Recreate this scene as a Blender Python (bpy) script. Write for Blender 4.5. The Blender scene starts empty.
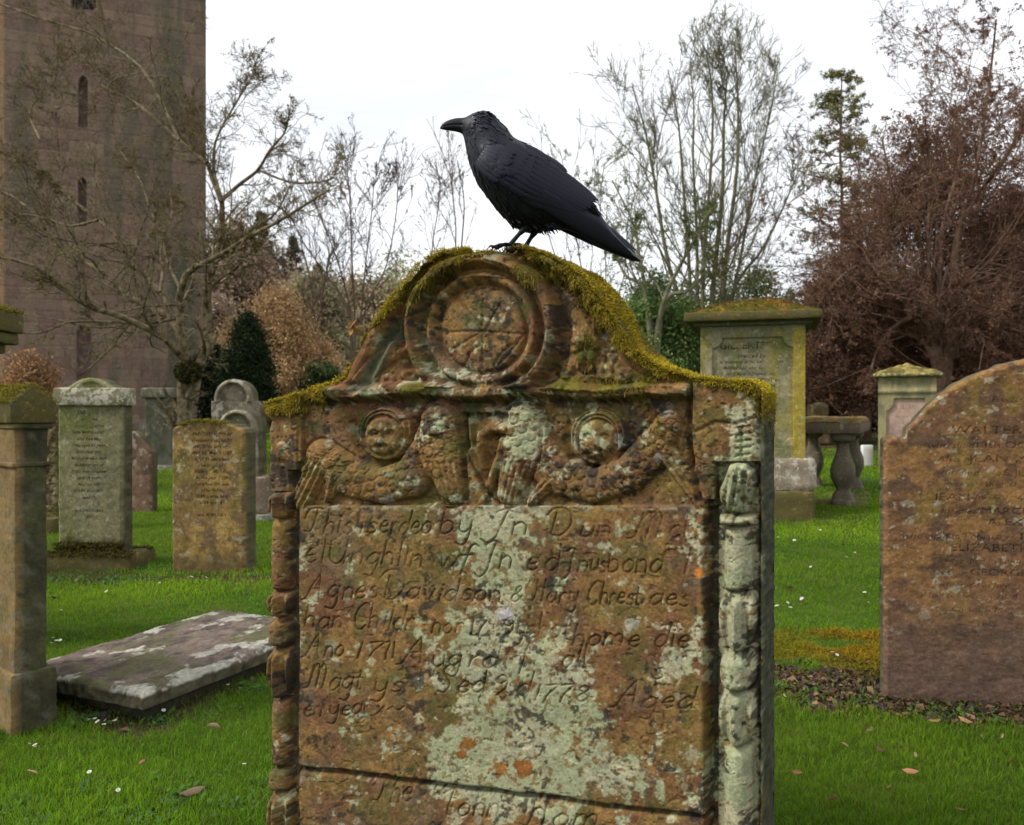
import bpy, math, random
import numpy as np
from math import radians, sin, cos, pi
from mathutils import Vector
F = 853.33; CX = 512.0; CY = 412.5; EYE = 1.05
scene = bpy.context.scene
COL = scene.collection
def P(px, py, Y):
    return np.array([(px - CX) / F * Y, Y, EYE + (CY - py) / F * Y])
def gz(Y):
    t = np.clip((np.asarray(Y, float) - 8) / 14, 0, 1)
    return 0.45 * t * t * (3 - 2 * t)
# ---------------------------------------------------------------- noise
def vnoise(shape, cell, seed):
    rs = np.random.RandomState(seed)
    cy = cell if np.isscalar(cell) else cell[0]; cx = cell if np.isscalar(cell) else cell[1]
    ny = int(shape[0] / cy) + 3; nx = int(shape[1] / cx) + 3
    g = rs.rand(ny, nx)
    y = np.arange(shape[0]) / cy; x = np.arange(shape[1]) / cx
    yi = y.astype(int); xi = x.astype(int)
    fy = y - yi; fx = x - xi
    fy = (fy * fy * (3 - 2 * fy))[:, None]; fx = (fx * fx * (3 - 2 * fx))[None]
    a = g[yi][:, xi]; b = g[yi][:, xi + 1]; c = g[yi + 1][:, xi]; d = g[yi + 1][:, xi + 1]
    return (a * (1 - fx) + b * fx) * (1 - fy) + (c * (1 - fx) + d * fx) * fy
def fbm(shape, cell, octs, seed, gain=0.55):
    out = 0; amp = 1; tot = 0
    c = np.array([cell, cell], float) if np.isscalar(cell) else np.array(cell, float)
    for o in range(octs):
        if min(c) < 1.2: break
        out = out + amp * vnoise(shape, (c[0], c[1]), seed * 17 + o); tot += amp; amp *= gain; c = c / 2.03
    return out / tot
def sstep(a, b, x):
    t = np.clip((x - a) / (b - a), 0, 1); return t * t * (3 - 2 * t)
def lerp(a, b, t):
    t = np.asarray(t)[..., None]; return np.asarray(a) * (1 - t) + np.asarray(b) * t
def catmull(pts, n):
    p = np.array(pts, float); m = len(p)
    p = np.vstack([2 * p[0] - p[1], p, 2 * p[-1] - p[-2]])
    t = np.linspace(0, m - 1 - 1e-9, n); i = t.astype(int); f = (t - i)[:, None]
    a, b, c, d = p[i], p[i + 1], p[i + 2], p[i + 3]
    return 0.5 * (2 * b + (c - a) * f + (2 * a - 5 * b + 4 * c - d) * f ** 2 + (3 * b - a - 3 * c + d) * f ** 3)
# ---------------------------------------------------------------- objects
def tag(o, label=None, cat=None, group=None, kind=None):
    if label: o['label'] = label
    if cat: o['category'] = cat
    if group: o['group'] = group
    if kind: o['kind'] = kind
    return o
def empty(name, loc, rz=0.0):
    o = bpy.data.objects.new(name, None); COL.objects.link(o)
    o.location = loc; o.rotation_euler = (0, 0, rz); o.empty_display_size = 0.1
    return o
def mesh(name, V, faces, mat=None, parent=None, col=None, smooth=True, midx=None, loc=None):
    """V (n,3); faces: list of int arrays (m,k) ; col per-vertex (n,3)"""
    me = bpy.data.meshes.new(name)
    V = np.asarray(V, np.float32)
    faces = [np.asarray(f, np.int32) for f in faces if len(f)]
    me.vertices.add(len(V)); me.vertices.foreach_set('co', V.ravel())
    loops = np.concatenate([f.ravel() for f in faces])
    tot = np.concatenate([np.full(len(f), f.shape[1], np.int32) for f in faces])
    st = np.concatenate([[0], np.cumsum(tot)[:-1]]).astype(np.int32)
    me.loops.add(len(loops)); me.loops.foreach_set('vertex_index', loops)
    me.polygons.add(len(tot)); me.polygons.foreach_set('loop_start', st); me.polygons.foreach_set('loop_total', tot)
    if smooth: me.polygons.foreach_set('use_smooth', np.ones(len(tot), bool))
    if midx is not None: me.polygons.foreach_set('material_index', np.asarray(midx, np.int32))
    me.update(calc_edges=True); me.validate()
    if col is not None:
        ca = me.color_attributes.new('Col', 'FLOAT_COLOR', 'POINT')
        c4 = np.ones((len(V), 4), np.float32); c4[:, :3] = col
        ca.data.foreach_set('color', c4.ravel())
    if mat is not None:
        for m in (mat if isinstance(mat, (list, tuple)) else [mat]): me.materials.append(m)
    o = bpy.data.objects.new(name, me); COL.objects.link(o)
    if parent is not None: o.parent = parent
    if loc is not None: o.location = loc
    return o
class MB:
    """collects boxes / rings into one mesh"""
    def __init__(s): s.V = []; s.F = {}; s.n = 0; s.C = []
    def add(s, V, faces, col=(1, 1, 1)):
        V = np.asarray(V, float)
        for f in faces:
            f = np.asarray(f, int)
            if len(f): s.F.setdefault(f.shape[1], []).append(f + s.n)
        s.V.append(V); s.n += len(V)
        c = np.asarray(col, float)
        s.C.append(np.broadcast_to(c, (len(V), 3)))
    def prism(s, poly, z0, z1, top_scale=1.0, col=(1, 1, 1)):
        p = np.array(poly, float); c = p.mean(0); n = len(p)
        q = c + (p - c) * top_scale
        V = np.vstack([np.c_[p, np.full(n, z0)], np.c_[q, np.full(n, z1)]])
        i = np.arange(n); j = (i + 1) % n
        s.add(V, [np.c_[i, j, j + n, i + n], [list(range(n))[::-1]], [list(range(n, 2 * n))]], col)
    def build(s, name, mat=None, parent=None, smooth=False, loc=None):
        return mesh(name, np.vstack(s.V), [np.vstack(v) for v in s.F.values()], mat, parent, np.vstack(s.C), smooth, loc=loc)
def rough_box(x0, x1, y0, y1, z0, z1, seed, amp=0.006, bev=0.012, step=0.04):
    """weathered block: subdivided box with rounded edges and noise. returns V,F"""
    from mathutils import noise
    c = np.array([(x0 + x1) / 2, (y0 + y1) / 2, (z0 + z1) / 2]); h = np.array([x1 - x0, y1 - y0, z1 - z0]) / 2
    V = []; Fs = []; n = 0
    for ax in range(3):
        a, b = [(1, 2), (2, 0), (0, 1)][ax]
        na = int(min(60, max(3, round(2 * h[a] / step)))); nb = int(min(60, max(3, round(2 * h[b] / step))))
        for sg in (-1, 1):
            A = np.linspace(-1, 1, na + 1) * h[a]; B = np.linspace(-1, 1, nb + 1) * h[b]
            # pull next-to-edge rows to the bevel distance
            for arr, hh in ((A, h[a]), (B, h[b])):
                if len(arr) > 3: arr[1] = -hh + min(bev, hh * .4); arr[-2] = hh - min(bev, hh * .4)
            G = np.zeros((na + 1, nb + 1, 3)); G[..., a] = A[:, None]; G[..., b] = B[None]; G[..., ax] = sg * h[ax]
            idx = n + np.arange((na + 1) * (nb + 1)).reshape(na + 1, nb + 1)
            q = np.stack([idx[:-1, :-1], idx[1:, :-1], idx[1:, 1:], idx[:-1, 1:]], -1).reshape(-1, 4)
            if sg < 0: q = q[:, ::-1]
            V.append(G.reshape(-1, 3)); Fs.append(q); n += (na + 1) * (nb + 1)
    V = np.vstack(V)
    # round: move inner-clamped
    bb = np.minimum(bev, h * .45)
    inn = np.clip(V, -(h - bb), h - bb); d = V - inn; L = np.linalg.norm(d / bb, axis=1, keepdims=True)
    V = inn + np.where(L > 1e-6, d / np.maximum(L, 1e-6), 0)
    out = V + c
    off = Vector((seed * 3.1, seed * 1.7, seed * .9))
    for i in range(len(out)):
        v = Vector(out[i])
        nn = noise.noise_vector(v * 9 + off) * 1.0 + noise.noise_vector(v * 30 + off) * .5
        out[i] += np.array(nn) * amp
    return out, Fs
# ---------------------------------------------------------------- materials
def nmat(name):
    m = bpy.data.materials.new(name); m.use_nodes = True
    nt = m.node_tree; nt.nodes.clear()
    return m, nt, nt.nodes, nt.links
def nd(N, t, **k):
    n = N.new(t)
    for a, b in k.items():
        if a in n.inputs: n.inputs[a].default_value = b
        else: setattr(n, a, b)
    return n
def mixc(N, L, fac, a, b, bt='MIX'):
    m = N.new('ShaderNodeMix'); m.data_type = 'RGBA'; m.blend_type = bt
    for s, v in ((0, fac), (6, a), (7, b)):
        if hasattr(v, 'is_linked') or hasattr(v, 'links'): L.new(v, m.inputs[s])
        else: m.inputs[s].default_value = v if s == 0 else (*v[:3], 1)
    return m.outputs[2]
def noise_out(N, L, vec, scale, detail=6, rough=.6, dist=0.0):
    n = nd(N, 'ShaderNodeTexNoise', Scale=scale, Detail=detail, Roughness=rough, Distortion=dist)
    L.new(vec, n.inputs['Vector']); return n.outputs['Fac']
def ramp(N, L, fac, a, b):
    r = nd(N, 'ShaderNodeMapRange'); r.inputs[1].default_value = a; r.inputs[2].default_value = b
    L.new(fac, r.inputs[0]); return r.outputs[0]
def mat_vc(name, var=.35, scale=60, bump=.4, bdist=.004, rough=.92, spec=.25, scale2=12):
    """vertex colour base with fine procedural grain"""
    m, nt, N, L = nmat(name)
    out = N.new('ShaderNodeOutputMaterial'); b = nd(N, 'ShaderNodeBsdfPrincipled', Roughness=rough)
    b.inputs['Specular IOR Level'].default_value = spec
    at = nd(N, 'ShaderNodeVertexColor', layer_name='Col'); tc = N.new('ShaderNodeTexCoord')
    v = tc.outputs['Object']
    n1 = noise_out(N, L, v, scale, 8, .7); n2 = noise_out(N, L, v, scale2, 5, .6, .4)
    g = ramp(N, L, n1, .3, .7); g2 = ramp(N, L, n2, .3, .7)
    c = mixc(N, L, var, at.outputs[0], mixc(N, L, g, (.25, .25, .25), (1.75, 1.7, 1.6)), 'MULTIPLY')
    c = mixc(N, L, var * .6, c, mixc(N, L, g2, (.4, .42, .4), (1.5, 1.45, 1.4)), 'MULTIPLY')
    L.new(c, b.inputs['Base Color'])
    bp = nd(N, 'ShaderNodeBump', Strength=bump, Distance=bdist); L.new(n1, bp.inputs['Height'])
    L.new(bp.outputs[0], b.inputs['Normal']); L.new(b.outputs[0], out.inputs[0])
    return m
def mat_stone(name, c1, c2, lich, lich_amt=.5, green=(.08, .1, .03), green_amt=.4, scale=1.0, bump=.5):
    m, nt, N, L = nmat(name)
    out = N.new('ShaderNodeOutputMaterial'); b = nd(N, 'ShaderNodeBsdfPrincipled', Roughness=.93)
    b.inputs['Specular IOR Level'].default_value = .2
    tc = N.new('ShaderNodeTexCoord'); v = tc.outputs['Object']
    a = ramp(N, L, noise_out(N, L, v, 3.5 * scale, 6, .62, .5), .35, .65)
    f = noise_out(N, L, v, 45 * scale, 8, .7)
    c = mixc(N, L, a, c1, c2)
    c = mixc(N, L, ramp(N, L, noise_out(N, L, v, 5 * scale, 8, .65, .8), .62 - green_amt * .3, .75), c, green)
    c = mixc(N, L, ramp(N, L, noise_out(N, L, v, 11 * scale, 9, .7, .3), .68 - lich_amt * .22, .72 - lich_amt * .2), c, lich)
    c = mixc(N, L, ramp(N, L, noise_out(N, L, v, 38 * scale, 5, .6), .66, .7), c, tuple(min(1, x * 1.25) for x in lich))
    c = mixc(N, L, .5, c, mixc(N, L, ramp(N, L, f, .3, .7), (.35, .35, .35), (1.65, 1.6, 1.55)), 'MULTIPLY')
    L.new(c, b.inputs['Base Color'])
    bp = nd(N, 'ShaderNodeBump', Strength=bump, Distance=.006); L.new(f, bp.inputs['Height'])
    L.new(bp.outputs[0], b.inputs['Normal']); L.new(b.outputs[0], out.inputs[0])
    return m
def mat_leaf(name, transl=.3, rough=.6, spec=.2):
    m, nt, N, L = nmat(name)
    out = N.new('ShaderNodeOutputMaterial'); b = nd(N, 'ShaderNodeBsdfPrincipled', Roughness=rough)
    b.inputs['Specular IOR Level'].default_value = spec
    at = nd(N, 'ShaderNodeVertexColor', layer_name='Col'); L.new(at.outputs[0], b.inputs['Base Color'])
    t = N.new('ShaderNodeBsdfTranslucent'); L.new(at.outputs[0], t.inputs[0])
    mx = nd(N, 'ShaderNodeMixShader'); mx.inputs[0].default_value = transl
    L.new(b.outputs[0], mx.inputs[1]); L.new(t.outputs[0], mx.inputs[2]); L.new(mx.outputs[0], out.inputs[0])
    return m
def mat_bark(name, c1, c2, scale=8):
    m, nt, N, L = nmat(name)
    out = N.new('ShaderNodeOutputMaterial'); b = nd(N, 'ShaderNodeBsdfPrincipled', Roughness=.95)
    b.inputs['Specular IOR Level'].default_value = .1
    tc = N.new('ShaderNodeTexCoord'); v = tc.outputs['Object']
    a = ramp(N, L, noise_out(N, L, v, scale, 6, .65, .6), .38, .62)
    c = mixc(N, L, a, c1, c2); L.new(c, b.inputs['Base Color'])
    bp = nd(N, 'ShaderNodeBump', Strength=.5, Distance=.02); L.new(noise_out(N, L, v, scale * 4, 6, .7), bp.inputs['Height'])
    L.new(bp.outputs[0], b.inputs['Normal']); L.new(b.outputs[0], out.inputs[0])
    return m
def mat_plain(name, c, rough=.8, spec=.3):
    m, nt, N, L = nmat(name)
    out = N.new('ShaderNodeOutputMaterial'); b = nd(N, 'ShaderNodeBsdfPrincipled', Roughness=rough)
    b.inputs['Specular IOR Level'].default_value = spec
    tc = N.new('ShaderNodeTexCoord')
    f = ramp(N, L, noise_out(N, L, tc.outputs['Object'], 40, 5, .6), .3, .7)
    cc = mixc(N, L, .3, c, mixc(N, L, f, (.5, .5, .5), (1.5, 1.5, 1.5)), 'MULTIPLY')
    L.new(cc, b.inputs['Base Color']); L.new(b.outputs[0], out.inputs[0])
    return m
# ---------------------------------------------------------------- carved blocks (height grid front + sides + back)
def hblock(name, U, V, H, thick, colr, mat, parent=None, region=None, parts=None, rings=8, side_noise=.004, sidecol=None, seed=3, labels=None):
    """U (nu,), V (nu,nv), H (nu,nv) outward (toward -Y). region (nu-1,nv-1) ints -> parts {int:(name)}"""
    nu, nv = V.shape
    G = np.stack([np.broadcast_to(U[:, None], (nu, nv)), -H, V], -1).reshape(-1, 3)
    C = colr.reshape(-1, 3)
    idx = np.arange(nu * nv).reshape(nu, nv)
    q = np.stack([idx[:-1, :-1], idx[1:, :-1], idx[1:, 1:], idx[:-1, 1:]], -1)
    reg = np.zeros((nu - 1, nv - 1), int) if region is None else region
    loop = np.concatenate([idx[:, 0], idx[-1, 1:], idx[::-1, -1][1:], idx[0, ::-1][1:-1]])
    nl = len(loop); rs = np.random.RandomState(seed)
    nz = fbm((rings + 1, nl), (3, 9), 3, seed) - .5
    front = G[loop]; sv = [];sc = []
    cen = np.array([U.mean(), 0, V[:, -1].max() * .5])
    dirn = front - cen; dirn[:, 1] = 0; dirn /= np.linalg.norm(dirn, axis=1, keepdims=True) + 1e-9
    cl = C[loop]
    for k in range(1, rings + 1):
        t = k / rings; p = front.copy(); p[:, 1] = front[:, 1] * (1 - t) + thick * t
        p += dirn * (nz[k] * side_noise * 2)[:, None]
        sv.append(p)
        sc.append(cl * (0.75 + .5 * nz[k][:, None]) if sidecol is None else lerp(cl, np.array(sidecol) * (1 + nz[k][:, None]), min(1, t * 4) * np.ones(nl)))
    base = len(G); Vs = np.vstack([G] + sv); Cs = np.vstack([C] + sc)
    ring = [loop] + [base + k * nl + np.arange(nl) for k in range(rings)]
    sf = []
    for k in range(rings):
        a, b = ring[k], ring[k + 1]
        sf.append(np.stack([np.roll(a, -1), a, b, np.roll(b, -1)], -1))
    last = ring[-1]; bot = last[:nu]; top = last[nu + nv - 2:nu + nv - 2 + nu][::-1]
    sf.append(np.stack([bot[1:], bot[:-1], top[:-1], top[1:]], -1))
    sf = np.vstack(sf)
    objs = {}
    ids = sorted(set(reg.ravel().tolist()) | {0})
    for r in ids:
        f = q[reg == r].reshape(-1, 4)
        if r == 0: f = np.vstack([f, sf])
        if not len(f): continue
        used, inv = np.unique(f, return_inverse=True)
        nm = (parts or {}).get(r, name)
        objs[r] = mesh(nm, Vs[used], [inv.reshape(f.shape)], mat, parent, Cs[used])
        if labels and r in labels: objs[r]['label'] = labels[r]
    return objs
def bilin(R, x, y):
    """sample raster R[row=y, col=x] at float positions"""
    h, w = R.shape[:2]
    x = np.clip(x, 0, w - 1.001); y = np.clip(y, 0, h - 1.001)
    xi = x.astype(int); yi = y.astype(int); fx = x - xi; fy = y - yi
    if R.ndim == 3: fx = fx[..., None]; fy = fy[..., None]
    return (R[yi, xi] * (1 - fx) + R[yi, xi + 1] * fx) * (1 - fy) + (R[yi + 1, xi] * (1 - fx) + R[yi + 1, xi + 1] * fx) * fy
def text_mask(shape, lines, ss=1, bold=-.012):
    """rasterise built-in font: lines = (string, x_center, y_baseline, height_px, shear, max_width)"""
    M = np.zeros(shape)
    for (s, xc, yb, hp, shr, mw) in lines:
        cu = bpy.data.curves.new('t', 'FONT'); cu.body = s; cu.align_x = 'CENTER'; cu.size = 1; cu.shear = shr; cu.resolution_u = 2; cu.offset = bold
        ob = bpy.data.objects.new('t', cu); me = ob.to_mesh()
        me.calc_loop_triangles()
        v = np.array([list(a.co)[:2] for a in me.vertices]); tr = [tuple(t.vertices) for t in me.loop_triangles]
        ob.to_mesh_clear(); bpy.data.objects.remove(ob); bpy.data.curves.remove(cu)
        if not len(v): continue
        sc = hp / .7; wd = (v[:, 0].max() - v[:, 0].min()) * sc; sx = sc * (min(1, mw / wd) if mw else 1)
        X = xc + v[:, 0] * sx; Y = yb - v[:, 1] * sc
        for t in tr:
            x = X[list(t)]; y = Y[list(t)]
            x0, x1 = int(max(0, x.min() - 1)), int(min(shape[1] - 1, x.max() + 2)); y0, y1 = int(max(0, y.min() - 1)), int(min(shape[0] - 1, y.max() + 2))
            if x1 <= x0 or y1 <= y0: continue
            gx, gy = np.meshgrid(np.arange(x0, x1), np.arange(y0, y1))
            d = (x[1] - x[0]) * (y[2] - y[0]) - (x[2] - x[0]) * (y[1] - y[0])
            if abs(d) < 1e-9: continue
            a = ((x[1] - gx) * (y[2] - gy) - (x[2] - gx) * (y[1] - gy)) / d
            b = ((x[2] - gx) * (y[0] - gy) - (x[0] - gx) * (y[2] - gy)) / d
            ins = (a >= -.02) & (b >= -.02) & (a + b <= 1.02)
            M[y0:y1, x0:x1] = np.maximum(M[y0:y1, x0:x1], ins)
    return M
# ================================================================ the big carved headstone
PH = radians(25); D0 = 1.75
def px2uv(px, py):
    r = (np.asarray(px, float) - CX) / F
    u = r * D0 / (cos(PH) + r * sin(PH)); Yd = D0 - u * sin(PH)
    return u, EYE + (CY - np.asarray(py, float)) / F * Yd
def uv2px(u, v):
    Yd = D0 - u * sin(PH)
    return CX + F * u * cos(PH) / Yd, CY - (v - EYE) * F / Yd
RX0, RY0, SS = 250.0, 225.0, 2.0        # raster: 0.5 px steps
RW, RHH = int((785 - RX0) * SS), int((960 - RY0) * SS)
XX = RX0 + np.arange(RW)[None] / SS + np.zeros((RHH, 1)); YY = RY0 + np.arange(RHH)[:, None] / SS + np.zeros((1, RW))
TOP = [(262, 412), (266, 402), (290, 396), (312, 388), (332, 383), (346, 372), (356, 352), (366, 330), (386, 304), (402, 284), (420, 262),
       (438, 251), (468, 248), (500, 247), (524, 247), (546, 253), (570, 265), (590, 283), (606, 306), (620, 330), (636, 350), (660, 367), (690, 376), (722, 379), (752, 382), (757, 387), (762, 394)]
tp = np.array(TOP, float)
def topy(px): return np.interp(px, tp[:, 0], tp[:, 1])
H = np.zeros((RHH, RW))
def seg_dist(X, Y, a, b):
    ax, ay = a; bx, by = b; dx, dy = bx - ax, by - ay; L = dx * dx + dy * dy + 1e-9
    t = np.clip(((X - ax) * dx + (Y - ay) * dy) / L, 0, 1)
    return np.hypot(X - ax - t * dx, Y - ay - t * dy), t
def poly_dist(pts, radii=None, pad=40):
    """distance to polyline; with radii returns normalised distance"""
    p = np.array(pts, float); D = np.full(H.shape, 1e3)
    for i in range(len(p) - 1):
        x0, x1 = sorted((p[i][0], p[i + 1][0])); y0, y1 = sorted((p[i][1], p[i + 1][1]))
        c0 = max(0, int((x0 - pad - RX0) * SS)); c1 = min(RW, int((x1 + pad - RX0) * SS) + 1)
        r0 = max(0, int((y0 - pad - RY0) * SS)); r1 = min(RHH, int((y1 + pad - RY0) * SS) + 1)
        if c1 <= c0 or r1 <= r0: continue
        d, t = seg_dist(XX[r0:r1, c0:c1], YY[r0:r1, c0:c1], p[i], p[i + 1])
        if radii is not None: d = d / (radii[i] * (1 - t) + radii[i + 1] * t)
        D[r0:r1, c0:c1] = np.minimum(D[r0:r1, c0:c1], d)
    return D
def bulge(pts, radii, h, p=.5):
    d = poly_dist(pts, radii); return h * np.clip(1 - d * d, 0, 1) ** p
def gauss_line(pts, w):
    d = poly_dist(pts, None, pad=w * 4 + 2); return np.exp(-(d / w) ** 2)
def ell(cx, cy, rx, ry, p=.5):
    d = ((XX - cx) / rx) ** 2 + ((YY - cy) / ry) ** 2; return np.clip(1 - d, 0, 1) ** p
# heights in px units -------------------------------------------------
h = np.zeros_like(H)
crack = 768 + (XX - 300) * .125 + 2.5 * (fbm(H.shape, 60, 3, 5) - .5) * 2
above = YY < 506
h += np.where(above & (XX > 296) & (XX < 716), -7.0, 0)                      # the carved zone lies back
h += np.where((XX > 704) & (XX < 719) & (YY > 506), -15 * sstep(0, 1, 1 - np.abs(XX - 712) / 7.0 + .25), 0)
h += np.where((XX > 286) & (XX < 299) & (YY > 470), -14 * sstep(0, 1, 1 - np.abs(XX - 293) / 6.0 + .3), 0)
h -= 8 * np.exp(-(((YY - crack) / 2.6) ** 2)) * ((XX > 296) & (XX < 712))
h -= 1.5 * sstep(-1, 1, (YY - crack)) * ((XX > 298) & (XX < 708)) * (1 - sstep(0, 22, YY - crack))
h += 1.6 * np.exp(-((XX - 701) / 3) ** 2) * (YY > 510)
# pediment
R_ = np.hypot(XX - 480, (YY - 329) * 1.0) / 1.07
ogee = poly_dist([(x, y) for x, y in TOP[3:-3]], None, pad=60)
ped = (YY < 396) & (XX > 322) & (XX < 668)
ped = ped & (R_ > 82)
h += np.where(ped, 7 * sstep(15, 7, ogee) - 7 * np.exp(-((ogee - 20) / 4.5) ** 2) + 2.5 * np.exp(-((ogee - 27) / 3) ** 2), 0)
R_ = np.hypot(XX - 480, (YY - 329) * 1.0) / 1.07
A_ = np.arctan2(YY - 330, XX - 482)
ring = 12 * np.exp(-((R_ - 66) / 6) ** 4) - 11 * np.exp(-((R_ - 78) / 5.0) ** 2) - 5 * np.exp(-((R_ - 56.0) / 2.6) ** 2) + 2.0 * np.exp(-((R_ - 65) / 1.6) ** 2) + 6 * np.exp(-((R_ - 49) / 4.5) ** 2) - 4 * np.exp(-((R_ - 41.5) / 2.6) ** 2) + 3.5 * np.clip(1 - (R_ / 40) ** 2, 0, 1) ** .5
h += np.where((YY < 388) & (R_ < 95), ring * (R_ < 92), 0)
for pts in ([(480, 280), (481, 310), (481, 372)], [(446, 332), (480, 331), (520, 334)], [(449, 350), (462, 342), (478, 333)], [(455, 300), (470, 315), (480, 326)], [(488, 372), (505, 356), (520, 336)], [(500, 300), (490, 318), (484, 330)],
            [(462, 365), (470, 350), (478, 345)], [(492, 365), (500, 352), (510, 344)]):
    h -= 1.5 * gauss_line(pts, 1.4)
h += bulge([(455, 273), (480, 268), (503, 273)], [5, 9, 5], 4)
h += bulge([(356, 384), (372, 366), (390, 350), (398, 345)], [6, 9, 10, 7], 5); h += 4 * ell(402, 351, 8, 7) - 3 * ell(402, 351, 3, 3)
for (x, y, r) in ((420, 378, 9), (404, 374, 7), (445, 377, 10), (462, 382, 8), (520, 380, 8), (540, 376, 11), (563, 368, 12), (585, 362, 13), (572, 345, 9), (604, 372, 11), (560, 386, 7), (385, 380, 8), (622, 375, 9)):
    h += 5 * ell(x, y, r, r * .9)
    h -= 2.2 * ell(x + 1, y + 1, r * .38, r * .38)
for k in range(7): h -= 2.5 * gauss_line([(556 + k * 8, 334 + k * 3), (560 + k * 9, 352), (552 + k * 10, 372)], 1.6)
# cornice
cor = (XX > 322) & (XX < 690)
h += np.where(cor, 13 * sstep(0, 1, 1 - np.abs(YY - 391.5 + 2 * np.sin(XX * .05)) / 7.5 + .35), 0)
h -= np.where((XX > 300) & (XX < 688), 5 * np.exp(-((YY - 404) / 4.5) ** 2), 0)
# cherub heads
for (cx, cy, r) in ((383, 433, 28), (597, 437, 29)):
    d = np.hypot(XX - cx, YY - cy)
    h -= 6 * np.exp(-((d - r * 1.12) / 5) ** 2) * sstep(-25, 5, YY - cy)
    h = np.where(d < r, np.maximum(h, -7 + 11 * np.clip(1 - (d / r) ** 2, 0, 1) ** .45), h)
    h += 1.8 * np.sin(np.hypot(XX - cx, YY - cy + 2) * 1.5) * (d < r) * (d > r * .66) * (YY < cy + 5)
    fr = r * .68; d2 = np.hypot(XX - cx, (YY - cy - 3) / 1.05)
    h -= 3 * np.exp(-((d2 - fr) / 2.0) ** 2) * (d < r)
    for s in (-1, 1):
        h -= 2.6 * ell(cx + s * fr * .42, cy, fr * .27, fr * .2); h += 1.4 * ell(cx + s * fr * .42, cy, fr * .13, fr * .11)
        h += 1.5 * ell(cx + s * fr * .5, cy + fr * .45, fr * .35, fr * .3)
    h += bulge([(cx, cy - 3), (cx, cy + fr * .4)], [fr * .1, fr * .17], 3)
    h -= 2.8 * gauss_line([(cx - fr * .25, cy + fr * .66), (cx, cy + fr * .7), (cx + fr * .25, cy + fr * .66)], 1.3)
# wings
def scales(sz, seed, ang=0.0):
    x = XX * cos(ang) + YY * sin(ang); y = -XX * sin(ang) + YY * cos(ang)
    row = np.floor(y / (sz * .75)); fx = (x / sz + .5 * (row % 2)) % 1 - .5; fy = (y / (sz * .75)) % 1
    d = np.sqrt(fx ** 2 + (fy * .62) ** 2)
    return np.clip(1 - d / .52, 0, 1) ** .6 - .5 + (1 - fy) * .35
sc1 = scales(15, 1, .35); sc2 = scales(15, 1, -.35)
wings = [([(318, 455), (345, 478), (378, 487), (410, 478), (431, 450), (438, 420)], [15, 19, 18, 20, 22, 20], sc1),
         ([(520, 418), (528, 446), (556, 476), (592, 487), (628, 474), (652, 448), (668, 422)], [20, 22, 20, 17, 19, 18, 13], sc2)]
for pts, rad, sc in wings:
    d = poly_dist(pts, rad)
    h = np.where(d < 1, np.maximum(h, -7 + 9.5 * np.clip(1 - d * d, 0, 1) ** .5), h)
    h -= 2.5 * np.exp(-((d - 1.1) / .1) ** 2)
for pts, rad in (([(437, 424), (440, 452), (450, 494)], [18, 20, 13]), ([(521, 424), (519, 452), (508, 494)], [18, 20, 13])):
    d = poly_dist(pts, rad); h = np.where(d < 1, np.maximum(h, -7 + 11 * np.clip(1 - d * d, 0, 1) ** .5), h); h -= 3.5 * np.exp(-((d - 1.1) / .09) ** 2)
    for k in range(-2, 3): h -= 1.6 * gauss_line([(pts[1][0] + k * 6, 462), (pts[2][0] + k * 4.5, 500)], 1.1)
feath = [ ([(322, 458), (310, 475), (300, 502)], [10, 13, 10]), ([(335, 470), (330, 488), (326, 500)], [6, 7, 4]),
         ([(662, 450), (684, 475), (700, 502)], [10, 12, 9]), ([(556, 476), (540, 490), (530, 503)], [7, 8, 5])]
for pts, rad in feath:
    d = poly_dist(pts, rad); p0, p1 = np.array(pts[0]), np.array(pts[-1]); t = (p1 - p0) / np.linalg.norm(p1 - p0)
    cross = -(XX - p0[0]) * t[1] + (YY - p0[1]) * t[0]
    h = np.where(d < 1, np.maximum(h, -7 + 9 * np.clip(1 - d * d, 0, 1) ** .5 + 1.3 * np.cos(cross * 1.15)), h)
# middle motif
h -= np.where((YY < 506), 4 * gauss_line([(461, 417), (466, 450), (478, 480), (487, 494)], 2.4) + 3.5 * gauss_line([(461, 416), (500, 415)], 2), 0)
h += 5 * gauss_line([(470, 424), (474, 455), (486, 484)], 3)
h += bulge([(483, 470), (477, 452), (480, 434), (490, 427), (502, 428)], [4, 5, 6, 6, 5], 9)
h -= 2 * gauss_line([(485, 462), (481, 448), (485, 436), (497, 431)], 1.3)
h -= 6 * ell(488, 452, 6, 13)
h += bulge([(500, 440), (494, 465), (487, 490), (480, 503)], [4, 5, 5, 4], 7)
# upper right block and left corner
h = np.where((XX > 692) & (XX < 762) & (YY < 500) & (YY > topy(XX) + 3), np.maximum(h, 0), h)
h -= 7 * gauss_line([(688, 396), (686, 430), (694, 470), (700, 500)], 3.0)
h -= 2.2 * gauss_line([(696, 432), (715, 422), (735, 424), (755, 418)], 2)
h += 2.5 * ell(716, 450, 14, 18) - 2 * ell(716, 450, 6, 9)
for k in range(5): h -= 2 * gauss_line([(736, 428 + k * 7), (750, 426 + k * 7)], 1.3)
h -= 2 * gauss_line([(742, 426), (741, 462)], 1.3)
h = np.where((XX < 300) & (YY < 462), h * .3 + .0, h)
h -= 4 * gauss_line([(281, 462), (285, 480), (287, 520)], 3)
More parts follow.
